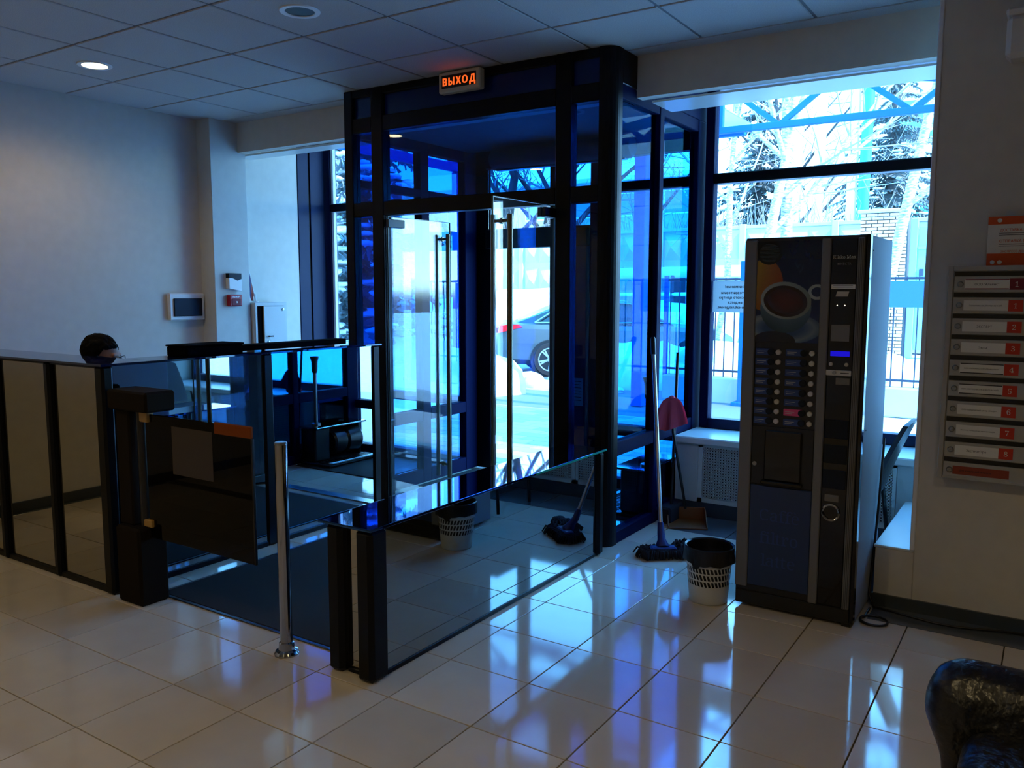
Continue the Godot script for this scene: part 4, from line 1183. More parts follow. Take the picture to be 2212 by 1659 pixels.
# ---------------------------------------------------------------- cleaning things, chairs, cables
func mop() -> void:
	var t := wthing("mop", "mop with a pale metal pole and dark fringe leaning on vestibule", "mop", Vector3(-1.87, 0, -4.42))
	var foot := Vector3(-1.865, 0.115, -4.435)
	var head := Vector3(-2.120, 1.235, -4.845)
	var st := mb()
	tube(st, [foot, foot.lerp(head, 0.91)], 0.0125, 14)
	obj("pole", st, M.alu, t)
	st = mb()
	tube(st, [foot.lerp(head, 0.905), foot.lerp(head, 0.99), head], [0.0165, 0.0165, 0.012], 14)
	obj("grip", st, M.black_plastic, t)
	st = mb()
	tube(st, [Vector3(-1.835, 0.045, -4.39), Vector3(-1.85, 0.085, -4.41), foot, foot.lerp(head, 0.05)], [0.045, 0.024, 0.022, 0.018], 14)
	obj("socket", st, M.mop_blue, t)
	st = mb()
	bx(st, Vector3(-1.825, 0.050, -4.375), Vector3(0.15, 0.018, 0.06), 0.008, Basis(Vector3.UP, 0.65))
	obj("head_plate", st, M.mop_blue, t)
	st = mb()
	var r := RandomNumberGenerator.new()
	r.seed = 7
	for k in 260:
		var s := r.randf_range(-1, 1)
		var e := r.randf_range(-1, 1)
		var c := Vector3(-1.82, 0.035, -4.375) + Vector3(0.115 * s, 0, 0).rotated(Vector3.UP, 0.65) + Vector3(0, 0, 0.04 * e).rotated(Vector3.UP, 0.65)
		var o := Vector3(s * 0.5 + r.randf_range(-0.3, 0.3), 0, e).rotated(Vector3.UP, 0.65).normalized()
		var l := r.randf_range(0.03, 0.07)
		tube(st, [c, c + o * l * 0.6 + Vector3(0, 0.012, 0), c + o * l + Vector3(0, 0.008 - c.y, 0)], [0.006, 0.006, 0.004], 4, false)
	for k in 90:
		var c := Vector3(-1.715, 0.03, -4.50) + Vector3(r.randf_range(-0.09, 0.05), 0, r.randf_range(-0.06, 0.06))
		var o := Vector3(r.randf_range(-1, 1), 0, r.randf_range(-1, 1)).normalized()
		tube(st, [c - o * 0.05 - Vector3(0, 0.02, 0), c + Vector3(0, r.randf_range(0.0, 0.04), 0), c + o * 0.05 - Vector3(0, 0.02, 0)], 0.008, 4, false)
	obj("fringe", st, M.mop_fibre, t).set_meta("kind", "stuff")
	t = wthing("floor_rag", "dark crumpled floor rag lying beside the mop fringe", "rag", Vector3(-1.70, 0, -4.53))
	st = mb()
	blob(st, Vector3(-1.70, 0.035, -4.55), Vector3(0.07, 0.035, 0.055), 0.35, 31, 16, 10)
	blob(st, Vector3(-1.645, 0.030, -4.60), Vector3(0.04, 0.030, 0.035), 0.35, 35, 12, 8)
	obj("folds", st, M.mop_fibre, t)

func dustpan() -> void:
	var t := wthing("dustpan", "brown dustpan on a long dark handle leaning in the corner", "dustpan", Vector3(-1.95, 0, -5.05))
	var st := mb()
	var b := Basis(Vector3.UP, 0.45)
	var o := Vector3(-1.955, 0, -5.07)
	bx(st, o + Vector3(0, 0.006, 0), Vector3(0.25, 0.008, 0.23), 0.002, b)
	bx(st, o + b * Vector3(0, 0.045, -0.115), Vector3(0.25, 0.09, 0.006), 0.002, b)
	for s in [-1.0, 1.0]:
		var poly := PackedVector2Array([Vector2(-0.115, 0.0), Vector2(0.115, 0.0), Vector2(0.115, 0.016), Vector2(-0.02, 0.085), Vector2(-0.115, 0.09)])
		prism(st, poly, 0.006, Transform3D(Basis(b * Vector3.BACK, Vector3.UP, b * Vector3.LEFT), o + b * Vector3(s * 0.122 + 0.003, 0.002, 0)))
	obj("pan", st, M.dustpan_brown, t)
	st = mb()
	tube(st, [o + b * Vector3(0.0, 0.08, -0.11), Vector3(-2.075, 0.60, -5.10), Vector3(-2.085, 0.80, -5.10)], 0.009, 10)
	obj("handle", st, M.black_plastic, t)
	t = wthing("cloth", "pink cleaning cloth hung over the dustpan handle", "cloth", Vector3(-2.06, 0.61, -5.08))
	st = mb()
	var top := Vector3(-2.080, 0.832, -5.085)
	var n := 16
	var m := 8
	for side in 2:
		var g := []
		for j in m + 1:
			var v := float(j) / m
			var row := []
			for i in n + 1:
				var u := float(i) / n * 2.0 - 1.0
				var spread := 0.024 + 0.095 * sqrt(v)
				var fold := 0.016 * sin(u * 7.0 + 0.8) * v
				row.append(top + Vector3(u * spread, -v * (0.225 - 0.05 * absf(u + 0.3)), 0.014 + 0.028 * v + fold + (0.0 if side == 0 else -0.022 - 0.02 * v)))
			g.append(row)
		for j in m:
			for i in n:
				var nn: Vector3 = (g[j][i + 1] - g[j][i]).cross(g[j + 1][i] - g[j][i]).normalized() * (-1.0 if side == 0 else 1.0)
				quad(st, g[j][i], g[j][i + 1], g[j + 1][i + 1], g[j + 1][i], nn)
	blob(st, top + Vector3(0, -0.002, 0.003), Vector3(0.022, 0.014, 0.02), 0.2, 3, 10, 6)
	obj("folds", st, M.pink_cloth, t)
	t = wthing("broom", "dark broom standing behind the mop against the vestibule", "broom", Vector3(-2.08, 0, -5.15))
	st = mb()
	tube(st, [Vector3(-2.085, 0.10, -5.12), Vector3(-2.095, 1.12, -5.20)], 0.010, 10)
	obj("handle", st, M.black_plastic, t)
	obj("bristles", boxed(Vector3(-2.13, 0.0, -5.25), Vector3(-2.04, 0.11, -5.00), 0.012), M.mop_fibre, t)

func wastebasket() -> void:
	var c := Vector3(-1.368, 0, -3.865)
	var t := thing("wastebasket", "white perforated wastebasket lined with a black bag beside coffee machine", "wastebasket", c)
	var H := 0.272
	var rad := func(y: float) -> float: return lerpf(0.092, 0.118, y / H)
	# wall with three rows of slanted slots left open
	var st := mb()
	var n := 36
	var ring := func(y0: float, y1: float) -> void:
		lathe(st, [Vector2(rad.call(y0), y0), Vector2(rad.call(y1), y1)], n)
		lathe(st, [Vector2(rad.call(y1) - 0.003, y1), Vector2(rad.call(y0) - 0.003, y0)], n)
	ring.call(0.004, 0.092)
	lathe(st, [Vector2(0.0, 0.004), Vector2(0.094, 0.004)], n, Transform3D(Basis(Vector3.RIGHT, Vector3.UP, Vector3.BACK), Vector3.ZERO))
	lathe(st, [Vector2(0.0, 0.0), Vector2(0.090, 0.0), Vector2(0.094, 0.006)], n)
	for row in 3:
		var y0 := 0.092 + 0.034 * row
		var y1 := y0 + 0.027
		for k in n:
			var a0 := TAU * k / n + row * 0.03
			var pts := []
			for q in [[a0, y0], [a0 + 0.064, y0], [a0 + 0.144, y1], [a0 + 0.080, y1]]:
				var rr: float = rad.call(q[1])
				pts.append(Vector3(cos(q[0]) * rr, q[1], sin(q[0]) * rr))
			face(st, pts, Vector3(0, 0.14, 0))
		ring.call(y1, y1 + 0.007)
	ring.call(0.194, 0.262)
	lathe(st, [Vector2(rad.call(0.258), 0.258), Vector2(0.121, 0.262), Vector2(0.122, 0.270), Vector2(0.118, 0.272), Vector2(0.115, 0.262)], n)
	obj("basket", st, M.basket_white, t)
	st = mb()
	var f := FastNoiseLite.new()
	f.seed = 8
	f.frequency = 1.0
	var g := []
	for j in 12:
		var row := []
		for k in 48:
			var a := TAU * k / 48
			var w := f.get_noise_3d(cos(a) * 2, sin(a) * 2, j * 0.3)
			var p: Vector3
			var d := Vector3(cos(a), 0, sin(a))
			var drop := 0.070 + 0.02 * f.get_noise_3d(cos(a) * 1.3, sin(a) * 1.3, 9.0) + (0.025 if k in [13, 14] else 0.0)
			if j < 5: p = d * (0.1235 + 0.0025 * w + 0.003 * (1.0 - j / 4.0)) + Vector3(0, 0.278 - drop * (1.0 - j / 4.0), 0)
			elif j == 5: p = d * 0.119 + Vector3(0, 0.282, 0)
			else: p = d * (0.112 - 0.005 * (j - 6) + 0.006 * w) + Vector3(0, 0.276 - 0.042 * (j - 6), 0)
			row.append(p)
		g.append(row)
	for j in 11:
		for k in 48:
			var k2 := (k + 1) % 48
			var nn: Vector3 = (g[j][k2] - g[j][k]).cross(g[j + 1][k] - g[j][k]).normalized()
			quad(st, g[j][k], g[j][k2], g[j + 1][k2], g[j + 1][k], nn)
	for k in range(1, 47): tri(st, g[11][0], g[11][k], g[11][k + 1], Vector3.UP)
	obj("bag", st, M.bag_black, t)

func armchair() -> void:
	var t := wthing("armchair", "black leather armchair with a plump rolled arm in the foreground", "armchair", Vector3(0.25, 0, -1.85))
	var L: Material = M.leather
	for z in [-2.255, -1.42]:
		# rolled arm: swollen front, slimmer panel under it
		var st := mb()
		var lo := Vector3(-0.30, 0.02, z - 0.2)
		nets(st, lo, Vector3(0.75, 0.70, z + 0.2), 0.021, func(p: Vector3) -> float:
			var sq := Vector3(p.x, (p.y - 0.50) * 0.88 + 0.50, p.z)
			var roll := capsule(sq, Vector3(-0.125, 0.505, z), Vector3(0.62, 0.51, z), 0.098, 0.09)
			var q := (p - Vector3(0.26, 0.26, z)).abs() - Vector3(0.405, 0.20, 0.06)
			var panel := Vector3(maxf(q.x, 0), maxf(q.y, 0), maxf(q.z, 0)).length() + minf(maxf(q.x, maxf(q.y, q.z)), 0.0) - 0.025
			return smin(roll, panel, 0.07) + 0.003 * sin(p.x * 38.0 + p.y * 25.0) * sin(p.y * 31.0))
		obj("arm", st, L, t)
	obj("base", boxed(Vector3(-0.145, 0.05, -2.20), Vector3(0.62, 0.30, -1.48), 0.03), L, t)
	var st := mb()
	nets(st, Vector3(-0.2, 0.26, -2.2), Vector3(0.60, 0.56, -1.45), 0.025, func(p: Vector3) -> float:
		var q := (p - Vector3(0.20, 0.405, -1.835)).abs() - Vector3(0.27, 0.050, 0.275)
		return Vector3(maxf(q.x, 0), maxf(q.y, 0), maxf(q.z, 0)).length() - 0.055 - 0.02 * exp(-((p.x - 0.2) * (p.x - 0.2) + (p.z + 1.835) * (p.z + 1.835)) * 14.0))
	obj("seat_cushion", st, L, t)
	st = mb()
	nets(st, Vector3(0.40, 0.05, -2.4), Vector3(0.90, 1.05, -1.25), 0.03, func(p: Vector3) -> float:
		var s := p - Vector3(0.64 + (p.y - 0.5) * 0.15, 0.52, -1.84)
		var q := s.abs() - Vector3(0.06, 0.36, 0.40)
		return Vector3(maxf(q.x, 0), maxf(q.y, 0), maxf(q.z, 0)).length() - 0.06)
	obj("backrest", st, L, t)
	for p in [[-0.08, -2.22], [-0.08, -1.46], [0.58, -2.22], [0.58, -1.46]]:
		obj("foot", boxed(Vector3(p[0] - 0.025, 0, p[1] - 0.025), Vector3(p[0] + 0.025, 0.06, p[1] + 0.025), 0.004), M.black_plastic, t)

func visitor_chair() -> void:
	var t := wthing("office_chair", "dark chair with a curved back half hidden behind coffee machine", "chair", Vector3(-0.95, 0, -4.80))
	var st := mb()
	# the back leans towards the right wall
	var g := []
	for j in 9:
		var v := j / 8.0
		var row := []
		for i in 9:
			var u := i / 4.0 - 1.0
			row.append(Vector3(-0.755 + 0.115 * v + 0.03 * v * v - 0.03 * u * u, 0.47 + 0.385 * v - 0.03 * u * u * v, -4.80 + 0.13 * u * (1.0 - 0.15 * v * v)))
		g.append(row)
	for o in [Vector3.ZERO, Vector3(0.026, 0, 0)]:
		for j in 8:
			for i in 8:
				quad(st, g[j][i] + o, g[j][i + 1] + o, g[j + 1][i + 1] + o, g[j + 1][i] + o, Vector3(-1 if o.x == 0 else 1, 0.3 * (1 if o.x == 0 else -1), 0).normalized())
	for k in 8:
		for e in [[g[8][k], g[8][k + 1], Vector3.UP], [g[0][k], g[0][k + 1], Vector3.DOWN], [g[k][0], g[k + 1][0], Vector3.FORWARD], [g[k][8], g[k + 1][8], Vector3.BACK]]:
			quad(st, e[0], e[1], e[1] + Vector3(0.026, 0, 0), e[0] + Vector3(0.026, 0, 0), e[2])
	obj("backrest", st, M.bag_black, t)
	obj("seat", boxed(Vector3(-1.18, 0.40, -5.02), Vector3(-0.76, 0.455, -4.58), 0.02), M.navy_cloth, t)
	for p in [[-1.15, -5.0], [-1.15, -4.60]]:
		st = mb()
		tube(st, [Vector3(p[0], 0.40, p[1]), Vector3(p[0] - 0.02, 0.0, p[1])], 0.012, 10)
		obj("leg", st, M.black_plastic, t)
	for z in [-5.0, -4.60]:
		st = mb()
		tube(st, [Vector3(-0.74, 0.55, z), Vector3(-0.77, 0.43, z), Vector3(-0.715, 0.0, z)], 0.012, 10)
		obj("leg", st, M.black_plastic, t)

func cables() -> void:
	var st := mb()
	var pts := []
	for k in 22:
		var u := k / 21.0
		pts.append(Vector3(-0.682 + 0.004 * sin(u * 5.0), lerpf(0.80, 0.02, u), lerpf(-4.41, -4.20, u) + 0.015 * sin(u * 6.0)) if u < 0.98 else Vector3(-0.66, 0.010, -4.19))
	for k in 14: pts.append(Vector3(-0.66 + 0.09 * k, 0.0095 + 0.004 * sin(k * 1.3) + 0.004, -4.175 + 0.05 * sin(k * 0.5)))
	tube(st, pts, 0.006, 8)
	tag(obj("power_cable", st, M.black_plastic), "black cable running down behind machine and along the skirting", "cable", "black power cables")
	st = mb()
	pts = []
	for k in 40:
		var a := TAU * k / 39.0 * 1.6
		pts.append(Vector3(-0.625 + 0.058 * cos(a), 0.0065 + 0.003 * sin(a * 0.5) + 0.004 * k / 39.0, -4.005 + 0.058 * sin(a)))
	for k in 8: pts.append(pts[39].lerp(Vector3(-0.67, 0.010, -4.16), (k + 1) / 8.0))
	tube(st, pts, 0.0055, 8)
	tag(obj("power_cable", st, M.black_plastic), "black cable lying in a loop on the floor by the machine", "cable", "black power cables")

func guard() -> void:
	# chair first, then the person on it, facing the vestibule, head bent over the desk
	var c := Vector3(-4.905, 0, -2.76)
	var t := thing("guard_chair", "dark chair behind the reception barrier that the person sits on", "chair", c)
	obj("seat", boxed(Vector3(-0.21, 0.37, -0.21), Vector3(0.21, 0.42, 0.21), 0.02), M.navy_cloth, t)
	obj("backrest", boxed(Vector3(-0.25, 0.46, -0.19), Vector3(-0.21, 0.85, 0.19), 0.015), M.navy_cloth, t)
	for s in [[-1, -1], [-1, 1], [1, -1], [1, 1]]:
		obj("leg", boxed(Vector3(s[0] * 0.19 - 0.012, 0, s[1] * 0.19 - 0.012), Vector3(s[0] * 0.19 + 0.012, 0.375, s[1] * 0.19 + 0.012)), M.black_plastic, t)
	for z in [-0.16, 0.16]: obj("back_frame", boxed(Vector3(-0.235, 0.36, z - 0.012), Vector3(-0.212, 0.50, z + 0.012)), M.black_plastic, t)
	var p := thing("person", "dark-haired seated person in glasses looking down behind the high barrier", "person", c, 0.5)
	var st := mb()
	var hd := Vector3(0.12, 1.130, 0.0)
	# body in dark clothes: torso, arms resting forward, thighs and shins
	var J := [[Vector3(-0.06, 0.50, 0), Vector3(0.02, 0.88, 0), 0.15, 0.155], [Vector3(-0.05, 0.50, -0.09), Vector3(0.34, 0.50, -0.10), 0.085, 0.06], [Vector3(-0.05, 0.50, 0.09), Vector3(0.34, 0.50, 0.10), 0.085, 0.06],
		[Vector3(0.34, 0.50, -0.10), Vector3(0.36, 0.09, -0.10), 0.058, 0.042], [Vector3(0.34, 0.50, 0.10), Vector3(0.36, 0.09, 0.10), 0.058, 0.042],
		[Vector3(0.02, 0.90, -0.17), Vector3(0.10, 0.64, -0.22), 0.055, 0.045], [Vector3(0.02, 0.90, 0.17), Vector3(0.10, 0.64, 0.22), 0.055, 0.045],
		[Vector3(0.10, 0.64, -0.22), Vector3(0.30, 0.59, -0.13), 0.042, 0.032], [Vector3(0.10, 0.64, 0.22), Vector3(0.30, 0.59, 0.13), 0.042, 0.032], [Vector3(0.02, 0.93, -0.12), Vector3(0.02, 0.93, 0.12), 0.07, 0.07],
		[Vector3(0.35, 0.035, -0.10), Vector3(0.46, 0.035, -0.10), 0.04, 0.034], [Vector3(0.35, 0.035, 0.10), Vector3(0.46, 0.035, 0.10), 0.04, 0.034]]
	nets(st, Vector3(-0.26, 0.0, -0.32), Vector3(0.54, 1.04, 0.32), 0.02, func(q: Vector3) -> float:
		var d := 1.0
		for j in J: d = smin(d, capsule(q, j[0], j[1], j[2], j[3]), 0.035)
		return d)
	obj("body", st, M.navy_cloth, p)
	# head bent forward: skull, jaw, nose, brow, ears, neck
	var tb := Basis(Vector3.FORWARD, 0.2)
	st = mb()
	nets(st, Vector3(-0.02, 0.90, -0.12), Vector3(0.30, 1.28, 0.12), 0.0065, func(w: Vector3) -> float:
		var q: Vector3 = tb.inverse() * (w - hd)
		var d := ell(q, Vector3(-0.012, 0.025, 0), Vector3(0.098, 0.098, 0.076))
		d = smin(d, ell(q, Vector3(0.035, -0.045, 0), Vector3(0.062, 0.072, 0.056)), 0.04)
		d = smin(d, capsule(q, Vector3(0.092, 0.012, 0), Vector3(0.112, -0.026, 0), 0.009, 0.015), 0.012)
		d = smin(d, capsule(q, Vector3(0.084, 0.026, -0.034), Vector3(0.084, 0.026, 0.034), 0.010, 0.010), 0.012)
		d = smin(d, capsule(q, Vector3(0.088, -0.062, -0.014), Vector3(0.088, -0.062, 0.014), 0.008, 0.008), 0.008)
		d = smin(d, ell(q, Vector3(0.078, -0.098, 0), Vector3(0.022, 0.018, 0.024)), 0.02)
		for s in [-1.0, 1.0]: d = smin(d, ell(q, Vector3(-0.008, -0.005, s * 0.078), Vector3(0.018, 0.030, 0.008)), 0.008)
		d = smin(d, capsule(w, Vector3(0.045, 0.93, 0), Vector3(0.09, 1.07, 0), 0.056, 0.050), 0.03)
		return d)
	obj("head", st, M.skin, p)
	st = mb()
	var hn := FastNoiseLite.new()
	hn.frequency = 16.0
	hn.seed = 5
	nets(st, Vector3(-0.06, 0.98, -0.14), Vector3(0.28, 1.32, 0.14), 0.0075, func(w: Vector3) -> float:
		var q: Vector3 = tb.inverse() * (w - hd)
		var d := ell(q, Vector3(-0.026, 0.030, 0), Vector3(0.106, 0.100, 0.092))
		# open over the face and below the hairline
		var cut := minf(0.052 - q.y + 0.25 * maxf(0.05 - q.x, 0.0) * 4.0, 0.2)
		d = maxf(d, minf(q.x - 0.012 - 0.3 * maxf(q.y, 0.0), 0.058 - q.y))
		d = maxf(d, -0.085 - q.y)
		return d + 0.013 * hn.get_noise_3dv(w) - 0.004)
	obj("hair", st, M.hair, p)
	st = mb()
	for s in [-1.0, 1.0]:
		var ring := []
		for k in 13:
			var a := TAU * k / 12
			ring.append(hd + tb * Vector3(0.112 - 0.004 * absf(cos(a)), 0.006 + 0.019 * sin(a), s * 0.034 + 0.024 * cos(a)))
		tube(st, ring, 0.0018, 6)
		tube(st, [hd + tb * Vector3(0.108, 0.012, s * 0.058), hd + tb * Vector3(0.0, 0.012, s * 0.084)], 0.0018, 6)
		blob(st, hd + tb * Vector3(0.088, 0.005, s * 0.032), Vector3(0.010, 0.010, 0.012), 0.0, 1, 10, 6)
	tube(st, [hd + tb * Vector3(0.114, 0.010, -0.010), hd + tb * Vector3(0.114, 0.010, 0.010)], 0.0018, 6)
	obj("glasses", st, M.black_plastic, p)
	# hands: palm, four curled fingers and a thumb
	for s in [-1.0, 1.0]:
		st = mb()
		var w0 := Vector3(0.30, 0.59, s * 0.13)
		var fwd := Vector3(0.92, -0.12, -0.35 * s).normalized()
		var lat := fwd.cross(Vector3.UP).normalized()
		nets(st, w0 - Vector3(0.06, 0.09, 0.12), w0 + Vector3(0.22, 0.06, 0.12), 0.0055, func(q: Vector3) -> float:
			var d := capsule(q, w0 + fwd * 0.0, w0 + fwd * 0.03, 0.027, 0.028)
			d = smin(d, capsule(q, w0 + fwd * 0.05 - lat * 0.026, w0 + fwd * 0.05 + lat * 0.026, 0.018, 0.016), 0.02)
			for k in 4:
				var b0: Vector3 = w0 + fwd * 0.07 + lat * (k - 1.5) * 0.0195
				var l: float = [0.030, 0.036, 0.034, 0.026][k]
				var b1: Vector3 = b0 + fwd * l
				var b2: Vector3 = b1 + (fwd * 0.7 - Vector3.UP * 0.7) * l * 0.8
				d = minf(d, smin(capsule(q, b0, b1, 0.009, 0.0085), capsule(q, b1, b2, 0.0085, 0.007), 0.005))
			var th: Vector3 = w0 + fwd * 0.025 - lat * s * 0.03
			d = smin(d, capsule(q, th, th + (fwd * 0.7 - lat * s * 0.7) * 0.045, 0.011, 0.009), 0.008)
			return d)
		obj("hand", st, M.skin, p)

func notices() -> void:
	var t := wthing("notice", "pale paper notice on the right window with its print facing outwards", "notice", Vector3(-1.95, 1.376, ZF - 0.04), "paper notices")
	obj("sheet", boxed(Vector3(-2.062, 1.376, ZF - 0.0425), Vector3(-1.742, 1.596, ZF - 0.0415)), M.sheer_paper, t)
	var lines := ["Внимание!", "На территории", "офисного центра", "ведется", "видеонаблюдение."]
	for k in 5:
		words(lines[k], 0.019, Vector3(-1.902, 1.556 - 0.034 * k - (0.008 if k else 0.0), ZF - 0.0407), M.ink, t, PI, 0.0006, "Droid Sans", true)
	t = wthing("notice", "small white sheet on the dark panel beside the outer doorway", "notice", Vector3(-3.2, 0.7, ZF - 0.03), "paper notices")
	obj("sheet", boxed(Vector3(-3.27, 0.62, ZF - 0.0395), Vector3(-3.10, 0.84, ZF - 0.0385)), M.paper, t)
	var st := mb()
	for k in 7: bb(st, Vector3(-3.255, 0.66 + 0.025 * k, ZF - 0.0386), Vector3(-3.115, 0.665 + 0.025 * k, ZF - 0.0382))
	obj("print_line", st, M.ink, t)
	t = wthing("air_curtain", "long rounded air curtain above the outer doorway", "air curtain", Vector3(-3.55, 2.40, ZF + 0.1))
	st = mb()
	tube(st, [Vector3(-3.86, 2.565, ZF + 0.10), Vector3(-3.845, 2.565, ZF + 0.10), Vector3(-2.66, 2.565, ZF + 0.10), Vector3(-2.645, 2.565, ZF + 0.10)], [0.07, 0.085, 0.085, 0.07], 24)
	obj("casing", st, M.machine_grey, t)
	obj("outlet", boxed(Vector3(-3.82, 2.474, ZF + 0.07), Vector3(-2.69, 2.488, ZF + 0.13), 0.004), M.steel, t)
	obj("bracket", boxed(Vector3(-3.78, 2.60, ZF - 0.005), Vector3(-3.74, 2.64, ZF + 0.10)), M.steel, t)
	obj("bracket", boxed(Vector3(-2.80, 2.60, ZF - 0.005), Vector3(-2.76, 2.64, ZF + 0.10)), M.steel, t)

# ---------------------------------------------------------------- outdoors
const GY := -0.10

func yard() -> void:
	# ground in pieces: snow field, road strip, paved path with single pavers
	var y := wthing("ground", "snow covered yard outside the entrance", "ground", Vector3(0, GY, -30))
	y.remove_meta("category")
	y.set_meta("kind", "structure")
	obj("snow_field", boxed(Vector3(-60, GY - 0.3, -80), Vector3(40, GY - 0.03, -5.96)), M.snow, y)
	obj("road", boxed(Vector3(-40, GY - 0.03, -19.0), Vector3(-3.2, GY - 0.004, -9.9)), M.asphalt, y)
	obj("paving_bed", boxed(Vector3(-6.8, GY - 0.05, -9.9), Vector3(6, GY - 0.008, -5.96)), M.concrete, y)
	var ms := []
	for k in 2: ms.append(boxed(Vector3(-0.195, 0, -0.095), Vector3(0.195, 0.012, 0.095), 0.004).commit())
	for j in 19:
		for i in 11:
			var x := -6.3 + 0.40 * i + (0.2 if j % 2 else 0.0)
			if x > -1.9: continue
			put("paver", ms[0], M["paver%d" % (1 if rng.randf() < 0.4 else 0)], y).position = Vector3(x, -0.008, -6.1 - 0.2 * j + 30.0)
	for k in 9:
		var x := -7.6 + 0.82 * k
		obj("kerb_stone", boxed(Vector3(x + 0.004, GY - 0.02, -12.9), Vector3(x + 0.816, GY + 0.10, -12.72), 0.015), M.concrete, y)
	# snow banks: lumpy heaps
	var banks := [
		["snow_bank", "high snow bank heaped along the foot of the concrete fence", [[-24, -0.1, -21.5, 9, 1.6, 2.6], [-15, -0.1, -22, 8, 1.5, 2.4], [-9, -0.1, -21.8, 3.6, 1.2, 2.4], [-9.5, -0.1, -22.2, 4, 1.3, 2.2]]],
		["snow_bank", "rounded snow bank beside the path left of the doorway", [[-9.4, -0.1, -10.5, 1.7, 0.95, 1.0], [-8.3, -0.1, -10.9, 1.2, 0.72, 0.9], [-10.9, -0.1, -10.2, 1.6, 1.1, 1.2], [-12.6, -0.1, -10.4, 2.0, 1.25, 1.3]]],
		["snow_bank", "low snow heap by the kerb in front of the car", [[-7.0, -0.1, -12.1, 1.3, 0.10, 0.5], [-8.6, -0.1, -12.2, 1.2, 0.09, 0.4]]],
		["snow_bank", "lumpy snow bank seen through the vestibule's blue side panes", [[-6.0, -0.1, -13.4, 1.6, 0.7, 0.9], [-4.6, -0.1, -13.6, 1.7, 0.75, 1.0], [-3.0, -0.1, -13.9, 1.8, 0.6, 1.0]]],
	]
	for b in banks:
		var st := mb()
		var s := 40
		for e in b[2]:
			blob(st, Vector3(e[0], e[1], e[2]), Vector3(e[3], e[4], e[5]), 0.16, s, 26, 14)
			var r := RandomNumberGenerator.new()
			r.seed = s
			for k in 14:
				var a := r.randf() * TAU
				var q := Vector3(e[0] + cos(a) * e[3] * 0.62, e[1] + e[4] * 0.66, e[2] + sin(a) * e[5] * 0.6)
				blob(st, q, Vector3(0.22, 0.17, 0.2) * minf(1.6, e[3] * 0.7), 0.25, s + k, 9, 6)
			s += 7
		tag(obj(b[0], st, M.snow), b[1], "snow", "snow banks in the yard", "stuff")

